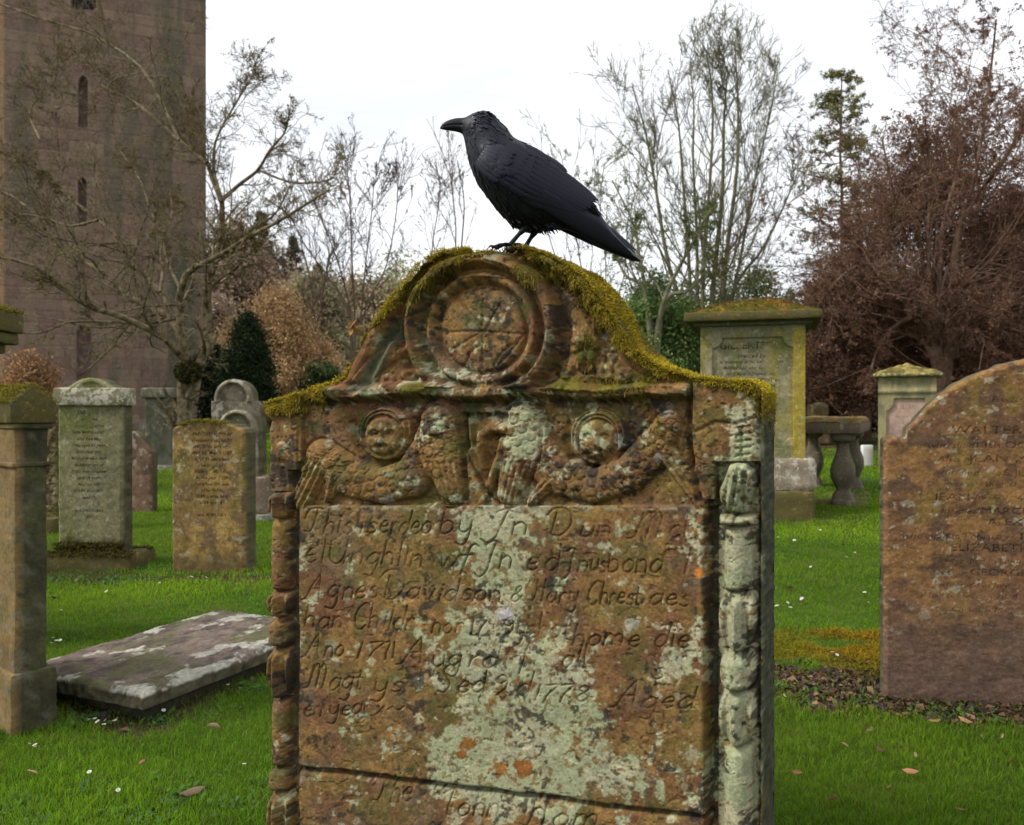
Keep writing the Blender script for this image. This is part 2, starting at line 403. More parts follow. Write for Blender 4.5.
# pilasters
def column(x0, x1, segs, base=-7.0):
    global h
    cx = (x0 + x1) / 2; w = (x1 - x0) / 2
    for (y0, y1, k, amp) in segs:
        t = (YY - y0) / (y1 - y0); ins = (t >= 0) & (t <= 1) & (XX > x0 - 4) & (XX < x1 + 4)
        if k == 'shaft': ww = w * .80 + 0 * t; e = 1.0
        elif k == 'ball': ww = w * 1.02 * np.clip(1 - np.abs(2 * t - 1) ** 3.2, 0, 1) ** .45; e = 1
        elif k == 'ring': ww = w * 1.08 + 0 * t; e = np.clip(1 - (2 * t - 1) ** 2, 0, 1) ** .4
        elif k == 'leaf': ww = w * (.60 + .46 * np.sin(np.clip(t, 0, 1) * pi * .95 + .35)); e = 1
        elif k == 'flame': ww = w * np.clip(np.sin(np.clip(t * .82 + .1, 0, 1) * pi) ** .7, .05, 1); e = 1
        q = np.abs(XX - cx - (3 * np.sin(t * 7) if k == 'flame' else 0)) / np.maximum(ww, .1)
        prof = amp * np.clip(1 - q * q, 0, 1) ** .5 * e
        pin = np.clip(1 - np.abs(2 * t - 1) ** (14 if k == 'shaft' else 7), 0, 1) ** .6
        if k == 'leaf': prof = prof + 5 * np.cos((XX - cx) * 2 * pi / (w * .9)) * sstep(0, .2, t) * (q < 1) - 1.8 * np.exp(-((t - .08) / .06) ** 2) * (q < 1) - 2.5 * ell(cx - 5, y0 + (y1 - y0) * .35, 3, 5) - 2 * ell(cx + 7, y0 + (y1 - y0) * .6, 2.5, 6)
        if k == 'flame': prof = prof + 2.2 * np.cos((XX - cx + t * 10) * .8) * (q < 1)
        h = np.where(ins, np.where(q < 1, base + prof * pin, base), h)
        edge = np.exp(-((YY - y1 - .12 * (XX - cx) ** 2 / w) / 2.3) ** 2) * (np.abs(XX - cx) < w)
        h -= 8 * edge * np.clip(1 - (np.abs(XX - cx) / w) ** 4, 0, 1)
hh0 = h.copy()
column(719, 756, [(462, 515, 'flame', 22), (515, 526, 'ring', 27), (526, 592, 'shaft', 19), (592, 652, 'leaf', 25), (652, 690, 'ball', 29), (690, 746, 'leaf', 25), (746, 845, 'shaft', 19), (845, 905, 'leaf', 18), (905, 960, 'shaft', 15)], -11)
column(267, 291, [(492, 520, 'leaf', 17), (520, 592, 'shaft', 14), (592, 618, 'leaf', 17), (618, 648, 'ball', 18), (648, 700, 'leaf', 17), (700, 768, 'shaft', 14), (768, 792, 'ball', 17), (792, 850, 'leaf', 17), (850, 960, 'shaft', 12)], -9)
# ---- hand-cut lettering
Gl = {
 'a': (.9, [[(.72, .85), (.4, 1), (.1, .6), (.15, .15), (.42, 0), (.72, .4)], [(.76, 1), (.74, .3), (.85, 0)]]),
 'b': (.85, [[(.12, 2), (.1, .3), (.35, 0), (.7, .3), (.65, .8), (.35, 1), (.12, .7)]]),
 'c': (.75, [[(.65, .85), (.4, 1), (.1, .6), (.15, .15), (.42, 0), (.68, .2)]]),
 'd': (.9, [[(.7, .8), (.4, 1), (.1, .6), (.15, .15), (.45, 0), (.72, .4)], [(.76, 2), (.74, 1), (.75, 0)]]),
 'e': (.78, [[(.12, .5), (.6, .6), (.58, .92), (.35, 1), (.1, .6), (.15, .15), (.42, 0), (.68, .2)]]),
 'f': (.7, [[(.85, 1.8), (.6, 2), (.4, 1.6), (.3, .5), (.2, -.7)], [(.05, 1), (.6, 1)]]),
 'g': (.9, [[(.7, .85), (.4, 1), (.1, .6), (.15, .2), (.42, .05), (.7, .4)], [(.75, 1), (.72, -.4), (.5, -.95), (.1, -.8)]]),
 'h': (.85, [[(.12, 2), (.1, 0)], [(.1, .7), (.4, 1), (.68, .7), (.7, 0)]]),
 'i': (.4, [[(.2, 1), (.2, 0)], [(.2, 1.35), (.22, 1.42)]]), 'l': (.4, [[(.2, 2), (.18, 0)]]),
 'm': (1.3, [[(.1, 1), (.1, 0)], [(.1, .7), (.35, 1), (.58, .7), (.58, 0)], [(.58, .7), (.85, 1), (1.08, .7), (1.1, 0)]]),
 'n': (.85, [[(.1, 1), (.1, 0)], [(.1, .7), (.4, 1), (.68, .7), (.7, 0)]]),
 'o': (.85, [[(.4, 1), (.1, .6), (.15, .15), (.42, 0), (.7, .3), (.7, .75), (.4, 1)]]),
 'r': (.65, [[(.1, 1), (.1, 0)], [(.1, .65), (.35, 1), (.58, .9)]]),
 's': (.7, [[(.6, .85), (.35, 1), (.15, .75), (.4, .5), (.6, .25), (.35, 0), (.1, .15)]]),
 't': (.55, [[(.25, 1.6), (.22, .2), (.45, 0)], [(.05, 1), (.5, 1)]]),
 'u': (.85, [[(.1, 1), (.12, .2), (.4, 0), (.68, .3)], [(.7, 1), (.7, 0)]]),
 'v': (.8, [[(.1, 1), (.38, 0), (.7, 1)]]), 'w': (1.1, [[(.1, 1), (.3, 0), (.52, .8), (.75, 0), (1, 1)]]),
 'x': (.8, [[(.1, 1), (.7, 0)], [(.7, 1), (.1, 0)]]), 'y': (.85, [[(.1, 1), (.15, .3), (.42, .1), (.7, .4)], [(.72, 1), (.68, -.4), (.45, -.9), (.1, -.75)]]),
 '~': (1.2, [[(.0, .5), (.3, .75), (.6, .5), (.9, .45), (1.2, .8)]]), '.': (.4, [[(.2, .1), (.22, .16)]]),
 '&': (1.1, [[(.9, .1), (.3, 1.1), (.4, 1.6), (.65, 1.5), (.5, 1), (.15, .6), (.2, .1), (.55, 0), (.85, .6)]]),
 '1': (.5, [[(.25, 1.6), (.25, 0)]]), '7': (.8, [[(.05, 1.5), (.65, 1.55), (.3, .6), (.2, -.2)]]), '8': (.8, [[(.4, 1.6), (.15, 1.3), (.4, .9), (.7, .45), (.4, 0), (.1, .4), (.4, .85), (.65, 1.25), (.4, 1.6)]]),
 '9': (.8, [[(.65, 1.2), (.4, 1.6), (.1, 1.2), (.35, .8), (.65, 1.1), (.65, .4), (.35, -.2)]]),
 'A': (1.5, [[(-.1, -.1), (.2, .1), (.5, 1.1), (.9, 2.0)], [(.9, 2.0), (1.0, 1), (1.05, 0)], [(.4, .8), (1.05, .85)]]),
 'C': (1.2, [[(1.1, 1.9), (.8, 2.1), (.35, 1.7), (.15, 1), (.3, .2), (.7, -.1), (1.05, .3)]]),
 'D': (1.5, [[(.45, 1.7), (.4, 1), (.35, .1)], [(-.1, 1.5), (.2, 2), (.8, 2.1), (1.3, 1.6), (1.35, .7), (.9, .0), (.35, .05), (.1, .3)]]),
 'J': (1.0, [[(.1, 1.8), (.5, 2.1), (.9, 1.9)], [(.65, 2.0), (.55, 1), (.45, -.2), (.1, -.7), (-.2, -.4)]]),
 'T': (1.2, [[(-.05, 1.1), (.1, 1.8), (.6, 2.0), (1.1, 1.9)], [(.7, 1.95), (.65, .9), (.45, .1), (.1, .1)]]),
 'H': (1.3, [[(.0, .2), (.3, .1), (.45, 1), (.4, 2)], [(.4, 1.1), (.7, 1.4), (1.0, 1.0), (1.0, .0)], [(1.0, 2), (1.0, 1)]]),
 'M': (1.7, [[(.0, .0), (.3, .1), (.45, 1), (.5, 1.9)], [(.5, 1.4), (.75, 2.0), (.95, 1.5), (.9, 0)], [(.95, 1.4), (1.2, 2.0), (1.45, 1.5), (1.4, 0)]]),
 'U': (1.3, [[(.1, 1.9), (.2, .5), (.6, 0), (1.0, .4), (1.1, 1.9)], [(1.1, 1.9), (1.1, 0)]]),
 'S': (1.0, [[(.9, 1.8), (.6, 2.1), (.25, 1.7), (.5, 1.1), (.8, .6), (.55, 0), (.1, .1)]]),
 ' ': (.55, []), }
# wing scales stamped one over the next, from the feather ends up to the shoulder
for pts, rad, sc in wings:
    cp_ = catmull(pts, 15 if len(pts) < 7 else 17); rr_ = np.interp(np.linspace(0, 1, len(cp_)), np.linspace(0, 1, len(rad)), rad); tg_ = np.gradient(cp_, axis=0); tg_ /= np.linalg.norm(tg_, axis=1, keepdims=True)
    hw0 = h.copy()
    for i in range(len(cp_)):
        for j in ((-.62, 0, .62) if i % 2 else (-.85, -.32, .32, .85)):
            c_ = cp_[i] + np.array([-tg_[i][1], tg_[i][0]]) * rr_[i] * j
            c0 = int((c_[0] - 10 - RX0) * SS); r0 = int((c_[1] - 10 - RY0) * SS); sl_ = (slice(r0, r0 + 40), slice(c0, c0 + 40))
            dx_, dy_ = XX[sl_] - c_[0], YY[sl_] - c_[1]; d_ = np.hypot(dx_, dy_) / 5.6; tt_ = (dx_ * tg_[i][0] + dy_ * tg_[i][1]) / 5.6
            hn = hw0[sl_] + 1.2 * np.clip(1 - d_ * d_, 0, 1) ** .5 - .7 * tt_ - 1.0 * np.exp(-((d_ - .95) / .12) ** 2)
            h[sl_] = np.where(d_ < 1.02, hn, h[sl_])
# central V-shaped panel with its looped ribbon
tri = sstep(-2, 2, (XX - 463) - (YY - 416) * .33) * sstep(-2, 2, (507 - XX) - (YY - 416) * .2) * sstep(414, 417, YY) * sstep(496, 488, YY)
h = h * (1 - tri) + (-11.0) * tri
h += 7 * gauss_line([(468, 424), (473, 450), (486, 480)], 2.2)
h = np.where((XX > 455) & (XX < 512) & (YY > 410) & (YY < 503), np.maximum(h, -12 + bulge([(482, 468), (477, 452), (480, 436), (490, 428), (504, 430)], [3.5, 5, 6, 6.5, 5], 13)), h)
h = np.where((XX > 455) & (XX < 512) & (YY > 436) & (YY < 503), np.maximum(h, -12 + bulge([(501, 440), (496, 462), (488, 486), (482, 502)], [4, 5, 5.5, 4], 12)), h)
h -= 1.8 * gauss_line([(484, 462), (481, 448), (486, 437), (499, 432)], 1.2)
h -= 5 * gauss_line([(460, 415), (465, 448), (476, 478), (486, 496)], 2.2) + 4 * gauss_line([(460, 414), (506, 414)], 1.8)
letter = np.zeros_like(H)
lr = random.Random(4)
def word(s, x0, x1, yb, xh, slope=.02):
    x0 = x0 + 4 if x0 < 300 else x0; tot = sum(Gl[c][0] for c in s); sx = (x1 - x0) / tot; x = x0
    for c in s:
        w, st = Gl[c]; jx = lr.uniform(-.6, .6); jy = lr.uniform(-1, 1); sl = .16 + lr.uniform(-.05, .05)
        for pts in st:
            q = [(x + jx + (a + sl * b) * sx * (.94), yb + slope * (x - 300) + jy - b * xh) for a, b in pts]
            if len(q) > 2: q = catmull(q, len(q) * 5)
            np.maximum(letter, gauss_line(q, .80 + lr.uniform(-.1, .2)), out=letter)
        x += w * sx
for args in (('This', 299, 352, 533, 12), ('is', 357, 376, 533, 11), ('erdeo', 378, 432, 532, 12), ('by', 438, 472, 531, 13), ('Jn', 487, 528, 531, 12), ('D', 544, 572, 531, 13), ('un', 578, 612, 531, 10), ('M', 627, 664, 531, 13), ('cl', 668, 688, 531, 12),
             ('el', 299, 325, 563, 14), ('Unghlin', 325, 424, 564, 12), ('wf', 436, 472, 564, 11), ('Jn', 478, 512, 565, 13), ('e', 524, 538, 565, 12), ('d', 542, 560, 566, 13), ('In'.replace('I', 'J'), 562, 588, 566, 11), ('us', 588, 606, 566, 11), ('bond', 606, 664, 566, 13), ('l', 680, 690, 566, 13),
             ('Agnes', 299, 377, 598, 12), ('D', 378, 405, 598, 14), ('avidson', 404, 502, 598, 11), ('&', 508, 524, 598, 9), ('Hary', 528, 578, 598, 11), ('Chrest', 584, 640, 598, 11), ('aes', 648, 690, 598, 11),
             ('han', 299, 342, 628, 11), ('Childr', 350, 414, 628, 12), ('nor', 430, 462, 631, 10), ('17', 466, 488, 631, 11), ('9', 498, 512, 631, 11), ('yr', 514, 534, 631, 10), ('e', 524, 536, 640, 10), ('bot', 536, 568, 634, 13), ('home', 570, 640, 640, 11), ('die', 652, 690, 640, 12),
             ('Ano', 299, 344, 657, 11), ('17', 352, 382, 657, 10), ('71', 384, 394, 657, 10), ('A', 398, 430, 662, 13), ('ug', 430, 462, 664, 11), ('2d', 466, 500, 664, 11) if False else ('rd', 466, 500, 664, 11), ('f', 516, 530, 662, 12), ('all', 560, 586, 662, 12), ('s', 650, 664, 672, 11),
             ('Magt', 299, 362, 689, 12), ('ys', 372, 402, 690, 10), ('S', 436, 452, 690, 13), ('ed', 456, 486, 690, 11), ('9', 490, 508, 690, 11), ('d', 514, 530, 692, 12), ('1778', 530, 590, 696, 10), ('A', 612, 642, 700, 13), ('ged', 640, 694, 702, 11),
             ('en', 299, 322, 716, 10), ('year', 328, 372, 714, 10), ('x', 376, 384, 712, 8), ('~', 386, 402, 712, 10), ('The', 372, 412, 800, 13), ('John', 438, 500, 814, 13), ('Hom', 520, 600, 822, 13)):
    s = args[0]
    if all(c in Gl for c in s): word(*args)
letter *= (fbm(H.shape, 26, 3, 71) * 1.5 + .1).clip(0.25, 1)
worn = fbm(H.shape, 90, 3, 72); letter *= sstep(.3, .5, worn) * .4 + .6
h -= 2.3 * letter
# weathering
panel = ((XX > 294) & (XX < 712) & (YY > 505)).astype(float); colm = (((XX > 714) | (XX < 292)) & (YY > 462)).astype(float)
h += (fbm(H.shape, 120, 4, 11) - .5) * 4 + (fbm(H.shape, 26, 5, 12) - .5) * (1.5 - .9 * panel - .7 * colm)
pit = fbm(H.shape, 9, 3, 13); h -= (1.6 - .9 * panel) * sstep(.70, .82, pit)
h += (fbm(H.shape, 5, 2, 14) - .5) * (.75 - .4 * panel)
h -= (1.9 - 1.0 * panel - 1.4 * colm) * sstep(.66, .73, fbm(H.shape, (22, 40), 4, 15)) * (YY > 395)     # spalls
h *= 1.0
# edge rounding
edge_d = np.minimum(np.minimum(XX - 265, 762 - XX), (YY - topy(XX)) * .75)
edge_n = (fbm(H.shape, 22, 4, 16) - .5) * 5
h -= 9 * np.clip(1 - (edge_d + edge_n) / 7, 0, 1.2) ** 2
# ---- colour
sh = H.shape
n1 = fbm(sh, 95, 5, 21); n2 = fbm(sh, 40, 5, 22); n3 = fbm(sh, 14, 4, 23); n4 = fbm(sh, 5, 3, 24); nL = fbm(sh, 34, 6, 25, .66)
OR_ = np.array([.205, .118, .042]); RB = np.array([.150, .075, .036]); OL = np.array([.165, .118, .036]); DK = np.array([.028, .025, .02]); PG = np.array([.335, .335, .225]); CR = np.array([.40, .365, .235]); GR = np.array([.115, .088, .055])
C = lerp(OR_, RB, sstep(.42, .6, n1 * .6 + n2 * .4)); C = lerp(C, GR, sstep(.5, .68, n2 * .5 + fbm(sh, 60, 4, 29) * .5) * .7)
C = lerp(C, OL, sstep(.50, .66, fbm(sh, 70, 5, 26)) * .6)
C = C * (.48 + .9 * n3[..., None]) * (.6 + .8 * n4[..., None])
blobs = [(497, 545, 45, 45, .24), (505, 600, 35, 50, .2), (470, 640, 55, 30, .2), (525, 660, 60, 40, .22), (470, 720, 45, 50, .26), (540, 760, 80, 50, .36), (480, 780, 60, 35, .3), (560, 700, 45, 35, .2), (675, 668, 32, 20, .34), (620, 775, 60, 25, .15),
         (738, 700, 19, 260, .55), (738, 560, 20, 60, .5), (738, 495, 20, 40, .36), (738, 660, 20, 60, .48), (738, 770, 20, 60, .5), (738, 620, 16, 300, .1), (435, 425, 18, 18, .22), (515, 425, 28, 28, .33), (520, 455, 14, 40, .22), (585, 432, 16, 14, .34), (470, 372, 55, 14, .2), (600, 445, 14, 10, .2), (560, 395, 60, 5, .1), (420, 392, 110, 5, .22),
         (745, 420, 20, 30, .2), (700, 530, 18, 30, .15), (705, 780, 30, 20, .25), (384, 440, 15, 12, .14), (300, 590, 14, 60, .12), (560, 815, 70, 20, .15), (505, 520, 75, 14, .16), (690, 640, 30, 40, .08)]
Lm = np.zeros(sh)
for (x, y, rx, ry, s) in blobs: Lm += s * np.exp(-(((XX - x) / rx) ** 2 + ((YY - y) / ry) ** 2) ** 1.2)
lich = sstep(.595, .655, nL * .62 + n3 * .22 + .09 + Lm * .72 - .02) * (1 - .75 * sstep(.3, .9, letter))
lich *= 1 - .8 * sstep(.60, .68, fbm(sh, 10, 4, 31)) * (Lm < .9)
lich *= .78 + .22 * n3
lcol = lerp(PG, CR, sstep(.5, .62, fbm(sh, 50, 3, 27)) * .6) * (.72 + .5 * n4[..., None]) * (.85 + .3 * n3[..., None])
lcol = lerp(lcol, PG * np.array([.8, .95, .8]), sstep(.45, .6, fbm(sh, 80, 3, 28)) * .6)
C = lerp(C, lcol, lich)
# round thalli
rs = np.random.RandomState(8)
for k in range(760):
    x, y = rs.uniform(268, 757), rs.uniform(255, 880); r = rs.choice([1.2, 1.8, 2.6, 4, 6.5], p=[.35, .3, .2, .1, .05]) * rs.uniform(.7, 1.3)
    c0, c1 = int((x - 12 - RX0) * SS), int((x + 12 - RX0) * SS); r0, r1 = int((y - 12 - RY0) * SS), int((y + 12 - RY0) * SS)
    c0 = max(0, c0); r0 = max(0, r0)
    d = np.hypot(XX[r0:r1, c0:c1] - x, (YY[r0:r1, c0:c1] - y) * rs.uniform(.8, 1.2)) + (n4[r0:r1, c0:c1] - .5) * r * 1.1 + (n3[r0:r1, c0:c1] - .5) * r
    m = sstep(r, r * .7, d) * rs.uniform(.5, .95)
    tone = rs.choice([0, 1, 2], p=[.5, .35, .15]); cc = [PG, CR, np.array([.36, .34, .3])][tone] * rs.uniform(.75, 1.15)
    C[r0:r1, c0:c1] = lerp(C[r0:r1, c0:c1], np.array(cc) * (.8 + .25 * np.cos(np.clip(d / r, 0, 1) * 9)[..., None] * .4), m)
for (x, y, r, cc) in ((700, 573, 6, (.42, .16, .03)), (505, 615, 9, (.36, .33, .34)), (508, 650, 5, (.22, .07, .02)), (467, 745, 8, (.24, .11, .03)), (462, 755, 5, (.2, .08, .02)), (500, 770, 9, (.24, .11, .03)), (523, 768, 10, (.22, .09, .025)), (632, 625, 9, (.33, .31, .25))):
    d = np.hypot(XX - x, YY - y) + (n3 - .5) * r * 1.2 + (n4 - .5) * r * .5; C = lerp(C, np.array(cc) * (.75 + .5 * n4[..., None]), sstep(r, r * .8, d))
# black crust lichens along the carving; long strips also paint shade into the grooves
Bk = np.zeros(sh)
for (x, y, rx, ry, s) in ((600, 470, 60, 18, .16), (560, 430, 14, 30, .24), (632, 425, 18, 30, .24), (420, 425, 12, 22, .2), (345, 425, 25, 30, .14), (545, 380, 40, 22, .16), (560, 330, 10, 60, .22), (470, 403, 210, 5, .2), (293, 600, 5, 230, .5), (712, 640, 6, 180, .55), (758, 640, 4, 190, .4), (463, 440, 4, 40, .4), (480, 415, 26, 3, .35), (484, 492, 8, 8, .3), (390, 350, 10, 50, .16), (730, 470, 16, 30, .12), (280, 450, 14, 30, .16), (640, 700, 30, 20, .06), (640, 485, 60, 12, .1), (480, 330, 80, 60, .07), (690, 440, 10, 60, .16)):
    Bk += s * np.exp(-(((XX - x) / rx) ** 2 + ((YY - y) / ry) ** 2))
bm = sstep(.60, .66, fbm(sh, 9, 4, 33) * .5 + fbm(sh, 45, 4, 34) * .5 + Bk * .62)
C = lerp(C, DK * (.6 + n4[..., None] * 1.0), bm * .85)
chan = (YY < 392) & (XX < 470) & (R_ > 74); C = lerp(C, np.array([.075, .085, .055]) * (.5 + n3[..., None]), chan * sstep(12, 16, ogee) * sstep(33, 26, ogee) * .85); C = lerp(C, np.array([.22, .10, .045]) * (.6 + .8 * n3[..., None]), (XX < 400) * (YY < 390) * sstep(12, 9, ogee) * .7)
C = lerp(C, np.array([.075, .08, .022]), sstep(.61, .70, fbm(sh, 55, 5, 35)) * .5 * (1 - lich))      # thin green algae
C = C * (1 - .55 * letter[..., None] * (.6 + .4 * n3[..., None]))
crk = np.exp(-(((YY - crack) / 3) ** 2)) * (XX > 296) * (XX < 712); C = C * (1 - .5 * crk[..., None])
C = lerp(C, np.array([.30, .26, .17]) * (.7 + .5 * n4[..., None]), sstep(.45, .55, fbm(sh, 18, 3, 38)) * np.exp(-((YY - 508.5) / 1.8) ** 2) * ((XX > 298) & (XX < 705)) * .8)
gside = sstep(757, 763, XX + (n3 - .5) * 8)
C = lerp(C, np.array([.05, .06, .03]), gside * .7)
# ---- moss mask
depth = YY - topy(XX)
md = np.interp(XX, [262, 275, 300, 320, 335, 350, 370, 395, 415, 440, 455, 470, 500, 515, 530, 550, 575, 595, 612, 625, 640, 660, 690, 720, 745, 758, 765],
               [10, 15, 24, 18, 7, 2, 7, 18, 46, 44, 24, 12, 8, 12, 22, 28, 38, 44, 26, 15, 13, 11, 8, 7, 10, 24, 26])
mf = fbm(sh, (26, 11), 4, 41); mg = fbm(sh, 40, 4, 42)
moss = sstep(.0, .25, 1 - depth / (md * (.35 + 1.2 * mf) + .1) + (mg - .5) * .5) * (depth > -6)
for (x, y, rx, ry, s) in ((590, 384, 55, 9, 1.25), (420, 388, 28, 7, .85), (585, 350, 18, 26, .8), (640, 380, 18, 10, 1.1), (660, 425, 8, 18, .55), (280, 455, 10, 22, .5), (530, 268, 20, 24, .9), (395, 320, 8, 30, .5)):
    moss = np.maximum(moss, sstep(.35, .7, s * np.exp(-(((XX - x) / rx) ** 2 + ((YY - y) / ry) ** 2)) * (.55 + .9 * mf)))
MossBase = lerp(np.array([.13, .11, .012]), np.array([.05, .055, .012]), sstep(.35, .7, mg)); MossBase = lerp(MossBase, np.array([.12, .06, .02]), sstep(.5, .65, n2) * .6)
C = lerp(C, MossBase * (.6 + .8 * n4[..., None]), moss * .92)
h = h + moss * (1.2 + 3.5 * fbm(sh, 13, 3, 43))
# ---- grid
umin, _ = px2uv(265.0, 400); umax, _ = px2uv(761.0, 400)
nu = 640; U = np.linspace(umin, umax, nu)
Ydu = D0 - U * sin(PH); pxu = CX + F * U * cos(PH) / Ydu
vtop = EYE + (CY - topy(pxu)) / F * Ydu
vtop[0] -= .004; vtop[-1] -= .004
nz_ = 760; vb = .05
s1 = np.linspace(0, 1, nz_)
V = vb + s1[None] * (vtop[:, None] - vb)
low = np.linspace(-.06, vb, 8)[:-1]; V = np.hstack([np.broadcast_to(low, (nu, 7)), V])
UU = np.broadcast_to(U[:, None], V.shape)
pxg, pyg = uv2px(UU, V)
gx, gy = (pxg - RX0) * SS, (pyg - RY0) * SS
PXM = .00205
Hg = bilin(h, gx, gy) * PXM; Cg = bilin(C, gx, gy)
reg = np.zeros((nu - 1, V.shape[1] - 1), int)
pc = .25 * (pxg[1:, 1:] + pxg[:-1, 1:] + pxg[1:, :-1] + pxg[:-1, :-1]); qc = .25 * (pyg[1:, 1:] + pyg[:-1, 1:] + pyg[1:, :-1] + pyg[:-1, :-1])
crc = 768 + (pc - 300) * .125
reg[(pc > 294) & (pc < 711) & (qc > 505) & (qc < crc)] = 1
reg[(pc > 294) & (pc < 711) & (qc >= crc)] = 2
reg[(pc > 716) & (pc < 757) & (qc > 462)] = 3
reg[(pc > 267) & (pc < 291) & (qc > 490)] = 4
reg[(qc > 398) & (qc <= 505) & (pc > 300) & (pc < 478)] = 5
reg[(qc > 398) & (qc <= 505) & (pc >= 478) & (pc < 690)] = 6
reg[np.hypot(pc - 482, (qc - 330) * 1.03) < 76] = 7
reg[(qc > 384) & (qc <= 398) & (pc > 322) & (pc < 688)] = 8
M_carved = mat_vc('carved_sandstone', .5, 150, .5, .0035, .93, .18, 22)
stone = empty('headstone', (0, D0, 0), -PH)
tag(stone, 'large carved sandstone headstone with mossy curved top and the crow standing on it', 'headstone')
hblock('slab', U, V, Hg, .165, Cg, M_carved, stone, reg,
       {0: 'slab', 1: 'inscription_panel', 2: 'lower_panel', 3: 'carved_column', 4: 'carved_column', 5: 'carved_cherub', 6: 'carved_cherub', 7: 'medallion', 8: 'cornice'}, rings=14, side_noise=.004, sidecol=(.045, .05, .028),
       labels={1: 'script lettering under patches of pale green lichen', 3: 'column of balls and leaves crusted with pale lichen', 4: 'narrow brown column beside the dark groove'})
# ---- moss strands
rs = np.random.RandomState(5)
Md = M_carved
def strands(base, direc, length, width, droop, col):
    """base(n,3) dir(n,3) -> blades with 3 segments"""
    n = len(base); d = direc / np.linalg.norm(direc, axis=1, keepdims=True)
    side = np.cross(d, rs.normal(size=(n, 3))); side /= np.linalg.norm(side, axis=1, keepdims=True) + 1e-9
    p = base; pts = []; L = length[:, None] / 3
    for k in range(4):
        w = (width * (1, .95, .7, .15)[k])[:, None]
        pts += [p - side * w / 2, p + side * w / 2]
        d = d + np.array([0, 0, -1]) * droop[:, None]; d /= np.linalg.norm(d, axis=1, keepdims=True); p = p + d * L
    Vx = np.stack(pts, 1).reshape(-1, 3); b = np.arange(n)[:, None] * 8
    Fq = np.vstack([b + np.array([0, 1, 3, 2]), b + np.array([2, 3, 5, 4]), b + np.array([4, 5, 7, 6])])
    g = np.array([.55, .55, .8, .8, 1, 1, 1.2, 1.2]); cc = (col[:, None, :] * g[None, :, None]).reshape(-1, 3)
    return Vx, Fq, cc
def moss_color(n, bright):
    a = rs.rand(n)[:, None]; br = bright[:, None]
    c = np.array([.66, .48, .03]) * (1 - a) + np.array([.38, .33, .02]) * a
    dk = np.array([.20, .13, .03]) * (1 - a) + np.array([.08, .085, .015]) * a
    out = (dk * (1 - br) + c * br) * rs.uniform(.6, 1.35, n)[:, None]
    dead = (rs.rand(n) < .16)[:, None]
    return np.where(dead, np.array([.30, .16, .05]) * rs.uniform(.4, 1.1, (n, 1)), out)
N1 = 300000
sx_ = rs.uniform(266, 762, N1); sy_ = topy(sx_) + rs.uniform(-1, 1, N1) + np.abs(rs.normal(0, 1, N1)) * 34
prob = bilin(moss, (sx_ - RX0) * SS, (sy_ - RY0) * SS) * bilin(sstep(.3, .6, fbm(sh, (12, 8), 3, 47)), (sx_ - RX0) * SS, (sy_ - RY0) * SS) ** .6
k = rs.rand(N1) < prob ** 1.3 * .36; sx_, sy_ = sx_[k], sy_[k]; n = len(sx_)
u_, v_ = px2uv(sx_, sy_); hv = bilin(h, (sx_ - RX0) * SS, (sy_ - RY0) * SS) * PXM
dpt = sy_ - topy(sx_)
upn = np.exp(-dpt / 9)
base = np.c_[u_, -hv + .001, v_ - .001]
slope_x = np.gradient(tp[:, 1]) ; 
dirn = np.c_[rs.normal(0, .45, n), -rs.uniform(.3, 1, n), rs.normal(0, .3, n) + upn * 1.3 - .35]
patch = bilin(fbm(sh, 24, 3, 44), (sx_ - RX0) * SS, (sy_ - RY0) * SS)
bright = np.clip(upn * 1.05 + .30 * sstep(.45, .65, patch) - .12, 0, 1) * (1 - .85 * np.exp(-((sx_ - 508) / 30) ** 2) * np.exp(-dpt / 25)) * (.55 + .6 * bilin(fbm(sh, 11, 3, 48), (sx_ - RX0) * SS, (sy_ - RY0) * SS))
A = strands(base, dirn, rs.uniform(.004, .009, n) * (1 + .9 * (patch > .52)) * (1 - .45 * np.exp(-np.minimum(sx_ - 262, 765 - sx_) / 12)) * (1 - .35 * upn), rs.uniform(.0011, .0024, n), rs.uniform(.25, .8, n) * (1 - .6 * upn), moss_color(n, bright))
# top surface strands
N2 = 60000
ux = rs.uniform(umin, umax, N2); pxx = CX + F * ux * cos(PH) / (D0 - ux * sin(PH)); vt = np.interp(ux, U, vtop); vt1 = np.interp(ux + .004, U, vtop)
yb_ = rs.uniform(-.006, .17, N2)
cl_ = np.sin(ux * 41 + 1) * .5 + np.sin(ux * 97 + yb_ * 50) * .35 + np.sin(ux * 23 + yb_ * 30) * .4
bare = (np.exp(-((pxx - 500) / 22) ** 2) * .75 + np.exp(-((pxx - 343) / 16) ** 2) * .95 + .75 * (cl_ < -.35)).clip(0, .97)
k = rs.rand(N2) > bare; ux, vt, vt1, yb_, pxx, cl_ = ux[k], vt[k], vt1[k], yb_[k], pxx[k], cl_[k]; n = len(ux)
nrm = np.c_[-(vt1 - vt) / .004, np.zeros(n), np.ones(n)]; nrm /= np.linalg.norm(nrm, axis=1, keepdims=True)
lump = .004 + .006 * (cl_ > 0) * np.clip(cl_, 0, 1)
base = np.c_[ux, yb_, vt - .004] + nrm * (rs.rand(n) * lump)[:, None] * .9
dirn = nrm + rs.normal(0, .55, (n, 3)); 
Bq = strands(base, dirn, rs.uniform(.004, .009, n), rs.uniform(.0012, .0022, n), rs.uniform(0, .45, n), moss_color(n, np.clip(.7 + .3 * cl_, .1, 1) * (1 - .8 * np.exp(-((pxx - 508) / 25) ** 2))))
